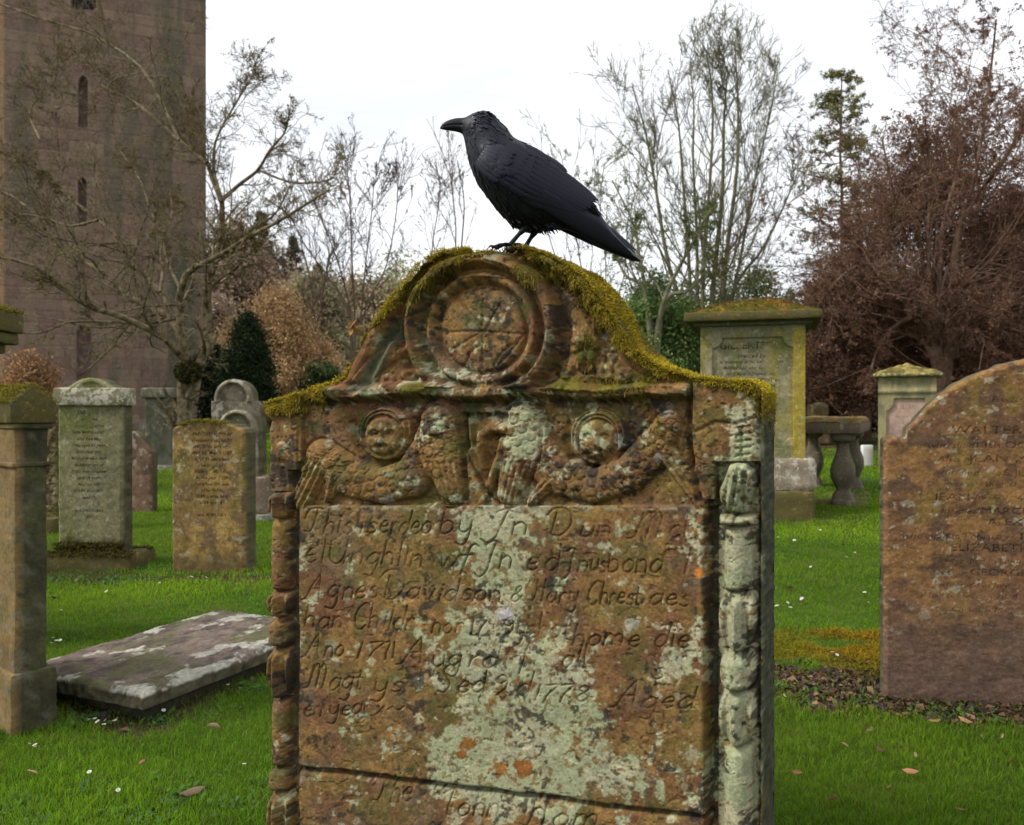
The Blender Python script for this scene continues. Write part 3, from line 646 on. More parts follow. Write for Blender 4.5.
# little tuft of dead leaf on the left slope, right side drape
N3 = 3000
zz = np.abs(rs.normal(0, .035, N3)); ye = rs.uniform(-.004, .17, N3); ut = np.full(N3, umax) + .001
zt = np.interp(umax - .004, U, vtop) - zz * rs.uniform(.2, 1, N3)
base = np.c_[ut, ye, zt]; dirn = np.c_[np.ones(N3), rs.normal(0, .5, N3), rs.normal(0, .5, N3)]
Cq = strands(base, dirn, rs.uniform(.003, .007, N3), rs.uniform(.0012, .0022, N3), rs.uniform(.3, .9, N3), moss_color(N3, np.clip(.75 - zz * 9, 0, 1)))
Vm = []; Fm = []; Cm = []; off = 0
for (a, b, c) in (A, Bq, Cq): Vm.append(a); Fm.append(b + off); Cm.append(c); off += len(a)
M_moss = mat_leaf('moss_green', .25, .85, .1)
tag(mesh('moss', np.vstack(Vm), [np.vstack(Fm)], M_moss, stone, np.vstack(Cm), smooth=False), 'shaggy yellow-green moss hanging over the top edge')
# dead leaf cluster caught on the left slope
def leaf_mesh(n, spread, size, cols, seed, flat=.3):
    r = np.random.RandomState(seed); V = []; Fq = []; Cc = []
    for i in range(n):
        c = r.normal(0, 1, 3) * spread; a = r.normal(size=3); a[2] *= flat; a /= np.linalg.norm(a); b = np.cross(a, r.normal(size=3)); b /= np.linalg.norm(b); nn = np.cross(a, b)
        s = size * r.uniform(.6, 1.3); w = s * .38
        pts = [c - a * s, c - a * s * .3 + b * w + nn * w * .5, c, c - a * s * .3 - b * w + nn * w * .5, c + a * s * .5 + b * w * .8 + nn * w * .6, c + a * s * .6, c + a * s * .5 - b * w * .8 + nn * w * .6, c + a * s * 1.1]
        o = len(V) * 8; V.append(pts); Fq += [[o, o + 1, o + 2], [o, o + 2, o + 3], [o + 1, o + 4, o + 2], [o + 4, o + 5, o + 2], [o + 2, o + 5, o + 6], [o + 2, o + 6, o + 3], [o + 4, o + 7, o + 5], [o + 5, o + 7, o + 6]]
        Cc += [np.array(cols[r.randint(len(cols))]) * r.uniform(.7, 1.2)] * 8
    return np.array(V).reshape(-1, 3), [np.array(Fq)], np.array(Cc)
M_dry = mat_leaf('dry_leaf', .2, .7, .2)
u_, v_ = px2uv(353, 328)
V_, F_, C_ = leaf_mesh(12, .008, .013, [(.28, .14, .04), (.35, .2, .06), (.2, .1, .04)], 3, 1)
q = mesh('dead_leaf_cluster', V_, F_, M_dry, None, C_, loc=(u_ * cos(PH), D0 - u_ * sin(PH) - .005, v_ + .0))
tag(q, 'small curled brown dead leaves caught on the left curve of the big mossy headstone', 'dead leaves')
# ================================================================ the crow
YB = 1.765
FOOT = P(518, 244, YB)
def bp(x, y, d=0.0):
    """bird pixel -> local coordinates, d in px units toward camera"""
    q = P(x, y, YB) - FOOT; q[1] -= d * YB / F; return q
st = [  # upper x,y lower x,y half width
 (440.0,125.4,440.2,126.6,.6), (443,121.4,443.5,127.6,2.2), (448,118.4,449,128.4,3.4), (456,116.2,456,129.4,4.6), (464,115.8,461,131.0,6.2), (468.5,114.0,463,133.5,9),
 (475,111.2,464.3,138,12.5), (483,109.5,465.6,145,14.5), (491,111.8,467,152,16), (499,118.5,469,160,18), (506,126,472,169,21), (513,135,476,178,24),
 (523,141,481.5,187,26), (536,148.6,488.5,197,27), (549,158.5,497,208,27), (562,169,506,217.5,25.5), (573,178.5,518,226.5,23), (583,187,531,229,20),
 (590,196,545,226,16), (597,207,562,226.5,12.5), (605,219,580,232,10), (613,230.5,598,242,8), (622,240.5,612,250.5,6), (631,249,625,256,4), (638,255.5,634,259,2.2), (641,259.3,640.2,259.8,.4)]
st = np.array(st, float); NR = 150
S = catmull(st, NR); S[:, 4] = np.maximum(S[:, 4], .3)
NT = 48; th = np.arange(NT) / NT * 2 * pi
Vb = []; Nb = []
for i in range(NR):
    ux_, uy_, lx_, ly_, w_ = S[i]
    c = bp((ux_ + lx_) / 2, (uy_ + ly_) / 2); e = (bp(ux_, uy_) - bp(lx_, ly_)) / 2; yv = np.array([0, -w_ * YB / F, 0])
    beak = i < NR * 4.3 / 25
    for t in th:
        q = cos(t); s = sin(t)
        wv = np.sign(s) * abs(s) ** (1.0 if not beak else .9)
        if beak: wv *= 1 - .22 * math.exp(-((q + .15) / .10) ** 2)
        Vb.append(c + e * q + yv * wv)
Vb = np.array(Vb); ii = np.arange(NR * NT).reshape(NR, NT)
Fb = np.stack([ii[:-1], np.roll(ii[:-1], -1, 1), np.roll(ii[1:], -1, 1), ii[1:]], -1)
mb_idx = np.repeat((np.arange(NR - 1) < NR * 4.7 / 25).astype(int), NT)
Vl = [Vb]; Fl4 = [Fb.reshape(-1, 4)]; Ml = [mb_idx]; off = len(Vb)
rb = np.random.RandomState(11)
def add_feathers(base, direc, nrm, L, W, lift=.08, mi=0, tip=.35, rg=.04):
    """lens-shaped vane, 7 stations x 3, slight ridge"""
    global off
    n = len(base); d = direc / np.linalg.norm(direc, axis=1, keepdims=True)
    s = np.cross(d, nrm); s /= np.linalg.norm(s, axis=1, keepdims=True) + 1e-9; nn = np.cross(s, d)
    ts = [0, .12, .35, .6, .8, .93, 1]; wd = [.35, .75, 1, 1, .82, tip + .1, .06]
    pts = []
    for t, w in zip(ts, wd):
        c = base + d * (L * t)[:, None] + nn * (L * lift * (t - t * t * .6))[:, None]
        hw = (W * w / 2)[:, None]
        pts += [c - s * hw, c + nn * hw * (.26 if mi == 2 else rg), c + s * hw]
    V = np.stack(pts, 1).reshape(-1, 3); b = np.arange(n)[:, None] * 21 + off
    Fq = []
    for k in range(6):
        Fq.append(b + np.array([k * 3, k * 3 + 1, k * 3 + 4, k * 3 + 3])); Fq.append(b + np.array([k * 3 + 1, k * 3 + 2, k * 3 + 5, k * 3 + 4]))
    Fq = np.vstack(Fq); Vl.append(V); Fl4.append(Fq); Ml.append(np.full(len(Fq), mi)); off += len(V)
UPX = YB / F
# contour feathers
nf = 3400
ri = rb.uniform(NR * 5.2 / 25, NR * 19 / 25, nf).astype(int); ti = rb.randint(0, NT, nf)
VG = Vb.reshape(NR, NT, 3)
pos = VG[ri, ti]; cen = VG[ri].mean(1); tan = VG[np.minimum(ri + 3, NR - 1), ti] - VG[np.maximum(ri - 3, 0), ti]
nr = pos - cen; nr -= tan * (np.sum(nr * tan, 1) / np.sum(tan * tan, 1))[:, None]; nr /= np.linalg.norm(nr, axis=1, keepdims=True)
f_ = (ri / NR * 25 - 5.2) / 9
Lf = (4.5 + 6 * np.clip(f_, 0, 1)) * UPX * rb.uniform(.8, 1.3, nf)
add_feathers(pos - nr * UPX * (.4 - .05 * np.clip(f_, 0, 1))[:, None], tan + rb.normal(0, .08, (nf, 3)) * np.linalg.norm(tan, axis=1, keepdims=True), nr, Lf, Lf * .42, .0)
# belly / vent / thigh fluff
nt_ = 260
bx = rb.uniform(500, 556, nt_); byy = np.interp(bx, [500, 512, 525, 545, 556], [208, 220, 227, 226, 223.5]); dd = rb.uniform(-14, 14, nt_)
add_feathers(np.array([bp(a, b - 2, c) for a, b, c in zip(bx, byy, dd)]), np.c_[rb.uniform(.2, 1, nt_), rb.normal(0, .2, nt_), -rb.uniform(.1, .7, nt_)], np.c_[np.zeros(nt_), -np.sign(dd) , -np.full(nt_, .6)], rb.uniform(5, 9, nt_) * UPX, rb.uniform(1, 2, nt_) * UPX, .02)
# throat hackles
nh = 260; hy = rb.uniform(137, 166, nh); hx = np.interp(hy, [137, 150, 166], [466, 467, 471.5]) + rb.uniform(1.5, 19, nh); hd = 13 + (hy - 136) * .25 - ((hx - (473 + (hy - 136) * .12)) / 11) ** 2 * 5
for sg in (-1, 1):
    add_feathers(np.array([bp(a, b, c * sg) for a, b, c in zip(hx, hy, hd)]), np.c_[rb.uniform(.08, .5, nh) + (hy - 140) * .012, -sg * .12 * np.ones(nh), -np.ones(nh)], np.c_[-.3 * np.ones(nh), -sg * np.ones(nh), np.zeros(nh)], rb.uniform(5, 9, nh) * UPX, rb.uniform(1.5, 2.4, nh) * UPX, .08)
# wings -------------------------------------------------------------
wing_axis = np.array([.835, .55])
def wdepth(x, y):
    s = (x - 488) * wing_axis[0] + (y - 160) * wing_axis[1]; a = -(x - 488) * wing_axis[1] + (y - 160) * wing_axis[0]
    b = np.interp(s, [-5, 5, 25, 60, 90, 120, 150, 190], [20, 24.5, 29.5, 28.5, 23, 16, 10, 3.5])
    ac = np.interp(s, [0, 60, 110, 180], [0, -2, -1, 0]); hw = np.interp(s, [0, 60, 110, 180], [26, 34, 22, 12])
    return b * np.sqrt(np.clip(1 - ((a - ac) / (hw * 1.12)) ** 2 * .75, .1, 1)), a
def wing_f(x0, y0, x1, y1, W, lay, sg, lift=.0):
    d0 = wdepth(x0, y0)[0] + lay; d1 = wdepth(x1, y1)[0] + lay * .9 + .4
    a = bp(x0, y0, d0 * sg); b = bp(x1, y1, d1 * sg)
    s0 = wdepth(x0, y0)[1] / 30
    add_feathers(a[None], (b - a)[None], np.array([[.25 * s0 * -.5, -sg, -.55 * s0]]), np.array([np.linalg.norm(b - a)]), np.array([W * UPX]), lift, 2)
for sg in (1, -1):
    # primaries
    for k in range(7):
        t = k / 6; wing_f(534 + 8 * t, 205 - 9 * t, 634 - 30 * (t) ** 1.2 + 0 * k, 254 - 26 * t ** 1.1 + 2, 9.5, 0.2 + k * .28, sg)
    # secondaries / tertials, stacked upward so the top one ends at the notch
    for k in range(9):
        t = k / 8; wing_f(524 + 12 * t, 200 - 38 * t, 579 + 18.5 * t, 219 - 16.5 * t + 0, 10.5, 1.6 + k * .42, sg)
    # greater, median, lesser coverts
    for row, (s0, s1, n_, w_, ly) in enumerate(((40, 74, 9, 8.5, 4.6), (25, 55, 9, 7.5, 5.6), (12, 37, 9, 7, 6.4), (2, 24, 8, 6.5, 7.0), (-6, 13, 7, 6, 7.4))):
        for k in range(n_):
            a = 14 - (14 + 30 * min(1, .55 + s0 / 60)) * k / (n_ - 1) + (0 if s0 > 5 else 3)
            a0 = a * (.62 if s0 < 0 else .85 if s0 < 10 else 1)
            x0 = 488 + s0 * wing_axis[0] - a0 * wing_axis[1]; y0 = 160 + s0 * wing_axis[1] + a0 * wing_axis[0]
            x1 = 488 + s1 * wing_axis[0] - a * wing_axis[1]; y1 = 160 + s1 * wing_axis[1] + a * wing_axis[0]
            wing_f(x0, y0, x1, y1, w_, ly - 4.5 + k * .16, sg, .035)
    # small shoulder feathers
    for k in range(26):
        s0 = rb.uniform(-5, 26); a = rb.uniform(-9, 10) * np.interp(s0, [-5, 10, 26], [.55, .9, 1]); L = rb.uniform(7, 11)
        x0 = 488 + s0 * wing_axis[0] - a * wing_axis[1]; y0 = 160 + s0 * wing_axis[1] + a * wing_axis[0]
        wing_f(x0, y0, x0 + L * wing_axis[0], y0 + L * wing_axis[1], 5.5, 3.2, sg, .0)
# tail
for k in range(7):
    t = k / 6; z = (t - .5) * 9
    a = bp(566, 209 + 4 * abs(t - .5), z); b = bp(640.5 - 3 * abs(t - .5), 259 - 1.6 * t, z * .8)
    add_feathers(a[None], (b - a)[None], np.array([[.5, -.25 - .0 * t, .8]]), np.array([np.linalg.norm(b - a)]), np.array([11 * UPX]), -.004, 2)
for z, y0, y1, x1 in ((-5, 203, 248.5, 639), (-3.5, 206, 250, 637)):   # the far wing tip, held apart from the tail
    a = bp(583, y0, z); b = bp(x1, y1, z - 2)
    add_feathers(a[None], (b - a)[None], np.array([[.3, -.9, .5]]), np.array([np.linalg.norm(b - a)]), np.array([6.0 * UPX]), -.0, 2)
# legs, toes, eye
def tube_pts(pts, rad, n=8, mi=1):
    global off
    p = catmull(pts, max(6, len(pts) * 4)); r = np.interp(np.linspace(0, 1, len(p)), np.linspace(0, 1, len(rad)), rad)
    t = np.gradient(p, axis=0); t /= np.linalg.norm(t, axis=1, keepdims=True)
    a = np.cross(t, [0, 1, .2]); a /= np.linalg.norm(a, axis=1, keepdims=True); b = np.cross(t, a)
    an = np.arange(n) / n * 2 * pi
    V = (p[:, None] + a[:, None] * np.cos(an)[None, :, None] * r[:, None, None] + b[:, None] * np.sin(an)[None, :, None] * r[:, None, None])
    i = np.arange(len(p) * n).reshape(len(p), n) + off
    f = np.stack([i[:-1], np.roll(i[:-1], -1, 1), np.roll(i[1:], -1, 1), i[1:]], -1).reshape(-1, 4)
    Vl.append(V.reshape(-1, 3)); Fl4.append(f); Ml.append(np.full(len(f), mi)); off += len(p) * n
U_ = UPX
for (kx, ky, fx, fy, dz) in ((527, 224, 510, 244, 7), (537, 224, 524.5, 244.5, -9)):
    tube_pts([bp(kx + 4, ky - 10, dz), bp(kx, ky + 1, dz), bp((kx + fx) / 2, (ky + fy) / 2, dz), bp(fx, fy, dz)], [7 * U_, 4.0 * U_, 2.1 * U_, 2.4 * U_], 10)
    for (dx, dy, dd_) in ((-19, 3.6, 5), (-16, 3.6, -2), (-11, 3.2, 10)):
        x1, y1 = fx + dx, fy + dy
        tube_pts([bp(fx, fy, dz), bp(fx + dx * .45, fy + .2, dz + dd_ * .5), bp(x1 + 3, y1 - .6, dz + dd_), bp(x1, y1 - 1.6, dz + dd_ * 1.05), bp(x1 - 3.2, y1 + 1.8, dz + dd_ * 1.1)], [1.9 * U_, 1.5 * U_, 1.6 * U_, 1.0 * U_, .25 * U_], 8)
    tube_pts([bp(fx, fy, dz), bp(fx + 6, fy - .6, dz), bp(fx + 10, fy - .8, dz), bp(fx + 13, fy + 2.4, dz)], [1.8 * U_, 1.4 * U_, 1.0 * U_, .25 * U_], 8)
for sg in (1, -1):
    cn = bp(474.2, 119.8, 11.0 * sg)
    la = np.linspace(0, pi, 9); lo = np.arange(14) / 14 * 2 * pi
    for (r, mi, fl) in ((2.2 * U_, 3, 1),):
        Vs = np.array([[cn[0] + r * sin(a) * cos(o), cn[1] + r * cos(a) * .9, cn[2] + r * sin(a) * sin(o)] for a in la for o in lo])
        i = np.arange(9 * 14).reshape(9, 14) + off; f = np.stack([i[:-1], np.roll(i[:-1], -1, 1), np.roll(i[1:], -1, 1), i[1:]], -1).reshape(-1, 4)
        Vl.append(Vs); Fl4.append(f); Ml.append(np.full(len(f), mi)); off += len(Vs)
def feather_mat(name, c, sheen, rough):
    m, nt, N, L = nmat(name); out = N.new('ShaderNodeOutputMaterial'); b = nd(N, 'ShaderNodeBsdfPrincipled', Roughness=rough)
    b.inputs['Base Color'].default_value = (*c, 1); b.inputs['Specular IOR Level'].default_value = .3
    b.inputs['Specular Tint'].default_value = (*sheen, 1)
    tc = N.new('ShaderNodeTexCoord'); n = noise_out(N, L, tc.outputs['Object'], 260, 4, .6)
    L.new(mixc(N, L, n, tuple(x * .4 for x in c), tuple(x * 1.7 for x in c)), b.inputs['Base Color'])
    bm_ = nd(N, 'ShaderNodeBump', Strength=.35, Distance=.001); L.new(n, bm_.inputs['Height']); L.new(bm_.outputs[0], b.inputs['Normal'])
    L.new(b.outputs[0], out.inputs[0]); return m
M_fe = feather_mat('black_feather', (.005, .005, .007), (.8, .82, 1), .5)
M_wf = feather_mat('wing_feather', (.005, .005, .009), (.8, .8, 1), .43)
M_bk = feather_mat('dark_beak', (.007, .008, .009), (.55, .57, .6), .55)
M_ey = mat_plain('dark_eye', (.012, .008, .006), .04, .9)
crow = mesh('crow', np.vstack(Vl), [np.vstack(Fl4)], [M_fe, M_bk, M_wf, M_ey], None, None, True, np.concatenate(Ml), loc=tuple(FOOT))
tag(crow, 'glossy black crow facing left, perched on top of the big mossy headstone', 'crow')

crow.location.z -= .0045
# ================================================================ other gravestones and monuments
def simple_stone(name, label, Y, x0p, x1p, topf, thick, yb, colf, mat=None, rot=0.0, text=None, res=3.0, moss=None, cat='gravestone', relief=None, group=None, seed=1, base_z=None, extra=None, pivot=0):
    """front face traced in photo px (x0p..x1p, top outline topf list of px points, base row yb)"""
    gzv = EYE + (CY - yb) / F * Y if base_z is None else base_z
    k = Y / F; xm = (x0p + x1p) / 2; w = (x1p - x0p) * k
    step = res * .001; nu_ = int(min(420, max(24, w / step)))
    U = np.linspace(-w / 2, w / 2, nu_)
    xs = xm + U / k; t = np.array(topf, float)
    vt = EYE + (CY - np.interp(xs, t[:, 0], t[:, 1])) * k - gzv
    nv_ = int(min(520, max(30, vt.max() / step)))
    V = -.08 + np.linspace(0, 1, nv_)[None] * (vt[:, None] + .08)
    # raster space: 1 unit = step, origin lower-left
    Wn, Hn = nu_, nv_
    vm = vt.max(); X = np.broadcast_to(U[:, None], V.shape)
    shp = (int(vm / step) + 40, nu_ + 4)
    R = np.zeros(shp)       # raster rows from top (v=vm) down
    gx = (X + w / 2) / w * (nu_ - 1); gy = (vm - V) / step
    ts = np.zeros(shp)
    if text:
        ln = []
        for (s, xc, ybl, hp, shr, mw) in text:
            ln.append((s, (xc - x0p) / (x1p - x0p) * (nu_ - 1), (vm - (EYE + (CY - ybl) * k - gzv)) / step, hp * k / step, shr, (mw * k / step) if mw else None))
        ts = text_mask(shp, ln, 1, -.012 if res <= 2 else .015)
    wear = fbm(shp, 30, 4, seed + 90)
    ts = ts * sstep(.22, .42, wear)
    h_ = (fbm(shp, 60, 4, seed) - .5) * .012 + (fbm(shp, 12, 4, seed + 1) - .5) * .004 - ts * .0016
    PXr = x0p + np.arange(shp[1])[None] / (nu_ - 1) * (x1p - x0p) + np.zeros((shp[0], 1)); PYr = CY - ((vm - np.arange(shp[0])[:, None] * step) + gzv - EYE) / k + np.zeros((1, shp[1]))
    if relief is not None: h_ = h_ + relief(PXr, PYr)
    C_ = colf(shp, PXr, PYr, seed); C_ = C_ * (1 - (.62 if res <= 2 else .85) * ts[..., None])
    Hg_ = bilin(h_, gx, gy); Cg_ = bilin(C_, gx, gy)
    ed = np.minimum(np.minimum(X + w / 2, w / 2 - X), (vt[:, None] - V) * .8); rr = .014
    Hg_ -= rr * np.clip(1 - (ed + (bilin(fbm(shp, 10, 3, seed + 7), gx, gy) - .5) * .01) / rr, 0, 1) ** 2
    ob = empty(name, (0, 0, 0), 0) if extra else None
    o = hblock(name if not extra else 'slab', U, V, Hg_, thick, Cg_, mat or M_old, ob, rings=5, side_noise=.004, seed=seed, sidecol=(.085, .075, .04))[0]  # side colour darker than the front, painting in the shade on the sides
    r = ob or o
    r.location = ((xm - CX) * k + pivot * (-w / 2 + w / 2 * cos(rot)), Y + pivot * w / 2 * sin(rot), gzv); r.rotation_euler = (0, 0, rot)
    tag(r, label, cat, group)
    r['_w'] = w
    del r['_w']
    return r, U, vt, w, k, gzv
M_old = mat_vc('old_sandstone', .45, 90, .6, .005, .94, .18, 14)
def cf(c1, c2, c3, l1, lamt=.5, g=None, gamt=0.0, dark_bottom=None):
    c1, c2, c3, l1 = map(np.array, (c1, c2, c3, l1))
    def f(sh, PX, PY, seed):
        a = fbm(sh, 55, 5, seed + 2); b = fbm(sh, 22, 5, seed + 3); c = fbm(sh, 6, 4, seed + 4); d = fbm(sh, 2.6, 2, seed + 5)
        C = lerp(c1, c2, sstep(.4, .6, a)); C = lerp(C, c3, sstep(.5, .65, b))
        if g is not None: C = lerp(C, np.array(g), sstep(.62 - gamt * .25, .72, fbm(sh, (90, 30), 4, seed + 6)) * .8)
        C = C * (.65 + .7 * c[..., None]) * (.8 + .4 * d[..., None])
        C = lerp(C, l1 * (.75 + .5 * d[..., None]), sstep(.70 - lamt * .2, .74 - lamt * .2, fbm(sh, 16, 5, seed + 8, .65)) * .85)
        C = lerp(C, l1 * 1.15, sstep(.80, .84, fbm(sh, 5, 2, seed + 9)) * .8)
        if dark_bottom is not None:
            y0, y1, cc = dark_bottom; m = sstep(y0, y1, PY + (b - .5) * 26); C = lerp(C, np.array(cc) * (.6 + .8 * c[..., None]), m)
        return C
    return f
def moss_tufts(parent, pts, n, size, seed, bright=.7, zdir=1.0, name='moss', ctop=(.30, .25, .02), cdk=(.09, .08, .015)):
    """short strands around local points pts (m,3) with normals up"""
    r = np.random.RandomState(seed); p = np.array(pts, float)
    i = r.randint(0, len(p), n); base = p[i, :3] + r.normal(0, size * .5, (n, 3)) * np.array([1, 1, .35])
    dirn = np.c_[r.normal(0, .6, n), r.normal(0, .6, n) - .2, np.full(n, zdir)]
    br = np.clip(r.normal(bright, .25, n), 0, 1)[:, None]
    col = (np.array(cdk) * (1 - br) + np.array(ctop) * br) * r.uniform(.7, 1.3, (n, 1))
    a, b, c = strands(base, dirn, r.uniform(.6, 1.3, n) * size, r.uniform(.15, .3, n) * size, r.uniform(.2, .7, n), col)
    return mesh(name, a, [b], M_moss, parent, c, smooth=False)
# ---- right foreground gravestone (rounded shoulders, sans lettering)
rt = [(884, 442), (886, 438), (893, 436), (902, 438), (906, 437), (908, 427), (915, 421), (926, 407), (940, 394), (956, 383), (975, 374), (1000, 364), (1024, 359), (1050, 357), (1078, 359), (1105, 365), (1130, 375), (1155, 390), (1175, 407), (1190, 424), (1196, 437), (1210, 438), (1214, 442)]
tx = [('Erected by', 1007.6, 402, 4.9, 0.3, 67.2), ('WALTER', 981.8, 434, 8.2, 0, 55.44), ('TURNER', 1050.6, 434, 8.2, 0, 55.44), ('who died', 947.4, 448, 5.7, 0.25, 47.04), ('13th OCT. 1841', 1016.2, 448, 6.6, 0, 77.28), ('Also of', 951.7, 462, 5.7, 0.25, 40.32), ('JEAN MOIR', 1007.6, 462, 8.2, 0, 67.2), ('who died', 951.7, 475, 5.7, 0.25, 47.04), ('6 JUNE 1852', 1033.4, 475, 6.6, 0, 75.6), ('their children', 1007.6, 486, 4.9, 0.2, 75.6), ('JEAN', 949.12, 500, 7.4, 0, 28.56), ('who died', 981.8, 499, 4.9, 0.25, 30.24), ('4 MAY', 1029.1, 500, 6.6, 0, 42.0), ('who died', 951.7, 513, 5.7, 0.25, 38.64), ('MARCH 1840', 1016.2, 513, 6.6, 0, 67.2), ('ALEX', 999.0, 524, 6.6, 0, 33.6), ('who died in February', 951.7, 538, 5.7, 0.2, 99.11999999999999), ('1849', 1024.8, 538, 6.6, 0, 33.6), ('ELIZABETH', 985.24, 550, 7.4, 0, 65.52), ('who died in Leith', 977.5, 562, 4.9, 0.2, 75.6), ('GEORGE', 992.98, 574, 6.6, 0, 42.0), ('who died in July', 968.9, 586, 4.9, 0.2, 73.92), ('who had been born 1838', 957.72, 597, 4.9, 0.2, 109.2), ('Christina Main', 977.5, 610, 4.9, 0.2, 73.92), ('1862', 981.8, 624, 4.9, 0, 28.56)]
simple_stone('gravestone', 'broad brown gravestone with a rounded top and lettered front, cut off by the right edge', 3.17, 885, 1215, rt, .06, 697,
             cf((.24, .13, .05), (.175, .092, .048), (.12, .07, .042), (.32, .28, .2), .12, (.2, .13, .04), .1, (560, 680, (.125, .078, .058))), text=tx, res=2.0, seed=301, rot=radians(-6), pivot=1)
# ---- stone with a small pediment, left (green-grey)
Y2 = 5.75
def ped_top():
    return [(57, 388), (60, 387), (67, 387), (71, 384.5), (76, 381), (82, 378.6), (89, 377.5), (97, 378.5), (103, 381), (108, 384.5), (112, 387), (121, 388)]
tx2 = [('ERECTED', 87, 414, 3.5, 0, 34)] + [(s, 88, 421 + i * 6.5, 3.0, .1, w_) for i, (s, w_) in enumerate((('by JOHN', 30), ('in memory of his', 44), ('wife MARGARET', 40), ('who died May', 42), ('1841 aged 52 years', 46), ('Also their son', 42), ('WILLIAM who died', 44), ('in infancy and of', 46), ('ANN their daughter', 46), ('aged 19 years', 38), ('Also the said', 36), ('JOHN died 1858', 42), ('aged 71', 22), ('', 0), ('and JAMES died', 44), ('1870', 20)))]
def rel2(PX, PY): return -.012 * sstep(404, 406, PY) + .012 * np.exp(-((PY - 404) / 2.2) ** 2) + .008 * (PY < 392) * np.exp(-((np.hypot(PX - 91, (PY - 398)) - 17) / 2) ** 2)
s2, U2, vt2, w2, k2, g2 = simple_stone('gravestone', 'tall grey-green gravestone with a small arched pediment and a mossy plinth', Y2, 57, 121, ped_top(), .17, 553,
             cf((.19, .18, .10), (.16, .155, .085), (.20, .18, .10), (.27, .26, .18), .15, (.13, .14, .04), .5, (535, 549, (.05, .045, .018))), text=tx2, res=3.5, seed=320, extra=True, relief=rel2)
V_, F_ = rough_box(-w2 / 2 - .02, w2 / 2 + .02, -.02, .19, EYE + (CY - 405.5) * k2 - g2, EYE + (CY - 388) * k2 - g2, 5, .003, .01)
mesh('cornice', V_, F_, mat_stone('pale_lichened_cap', (.25, .23, .15), (.14, .12, .07), (.42, .4, .32), .8, (.1, .1, .02), .5, 1.6), s2)
V_, F_ = rough_box(-w2 / 2 - .10, w2 / 2 + .12, -.12, .30, -.16, .0, 7, .008, .03)
M_mossy = mat_stone('mossy_stone', (.10, .08, .035), (.06, .06, .025), (.16, .12, .04), .5, (.09, .075, .015), .9, 1.5, .8)
mesh('plinth', V_, F_, M_mossy, s2)
pts = [(x, y, z) for x in np.linspace(-w2 / 2 - .08, w2 / 2 + .1, 20) for y, z in ((-.1, .0), (-.05, .01), (.22, .0))] + [(x, -.01, z) for x in np.linspace(-w2 / 2, w2 / 2, 20) for z in (.0, .03, .06)]
moss_tufts(s2, pts, 5000, .03, 4, .3, .6, ctop=(.14, .11, .02), cdk=(.05, .045, .012))
# ---- orange stone, left
t3 = [(170, 431), (173, 427), (180, 425), (181, 424), (190, 422.5), (200, 421), (214, 422), (222, 424), (234, 425), (236, 427), (242, 429), (245, 433)]
tx3 = [(s, 212, 436 + i * 6.2, 3.4, .1, w_) for i, (s, w_) in enumerate((('ERECTED by JOHN', 50), ('in memory of JANET', 52), ('SMITH his wife who', 54), ('died 5th March 1789', 54), ('aged 43 years and', 50), ('also of his son', 40), ('ROBERT who died', 46), ('in the year 1790', 46), ('Here lyes the dust', 48), ('of his father', 38), ('JAMES who died', 42), ('1768 aged 81', 40), ('', 0), ('and ANN HAY', 34)))]
s3, U3, vt3, w3, k3, g3 = simple_stone('gravestone', 'squat orange-brown gravestone with a ragged mossy top, just left of the big headstone', 5.55, 170.5, 245, t3, .2, 576,
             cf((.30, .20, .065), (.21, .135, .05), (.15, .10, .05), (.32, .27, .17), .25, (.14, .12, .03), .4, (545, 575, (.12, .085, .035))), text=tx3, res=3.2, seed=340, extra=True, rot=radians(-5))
moss_tufts(s3, [(x, y, np.interp(x, U3, vt3)) for x in np.linspace(-w3 * .38, w3 * .22, 20) for y in (0, .05, .1)], 1600, .022, 6, .45)
# ---- smaller background stones on the left
bgc = cf((.22, .19, .14), (.16, .14, .10), (.12, .10, .07), (.32, .30, .24), .5)
gsl = cf((.13, .125, .095), (.10, .10, .07), (.08, .085, .05), (.2, .2, .15), .3)
red = cf((.20, .125, .085), (.15, .09, .06), (.1, .07, .05), (.28, .25, .2), .4)
brn = cf((.12, .075, .045), (.085, .06, .035), (.15, .09, .05), (.2, .17, .1), .5, (.1, .1, .03), .4)
simple_stone('gravestone', 'reddish gravestone with one sloping shoulder, half hidden behind the grey-green one', 8.8, 128, 151, [(128, 436), (133, 431), (137, 434), (144, 443), (151, 452)], .16, 515, red, seed=361, res=8)
s, U_s, vt_s, ws, ks, gs = simple_stone('gravestone', 'plain grey-green gravestone with a flat moulded cap, in front of the church tower', 13.5, 145, 173, [(145, 398), (173, 398)], .25, 459, gsl, seed=363, res=12, extra=True, base_z=.1)
V_, F_ = rough_box(-ws / 2 - .05, ws / 2 + .05, -.07, .3, vt_s.max(), vt_s.max() + .16, 9, .006, .03); mesh('cap', V_, F_, M_cap0 if 'M_cap0' in globals() else mat_stone('grey_cap', (.2, .19, .15), (.14, .14, .1), (.3, .3, .24), .6), s)
V_, F_ = rough_box(-ws / 2 - .06, ws / 2 + .2, -.12, .4, -.15, .12, 10, .006, .03); mesh('plinth', V_, F_, bpy.data.materials['grey_cap'], s)
def arch_rel(cx, cy, r):
    def f(PX, PY):
        R = np.hypot(PX - cx, PY - cy); m = (PY < cy + 4)
        return (.035 * np.exp(-((R - r + 3) / 1.7) ** 4) - .02 * (R < r - 5) - .01 * np.exp(-((R - r + 8) / 1.2) ** 2)) * m
    return f
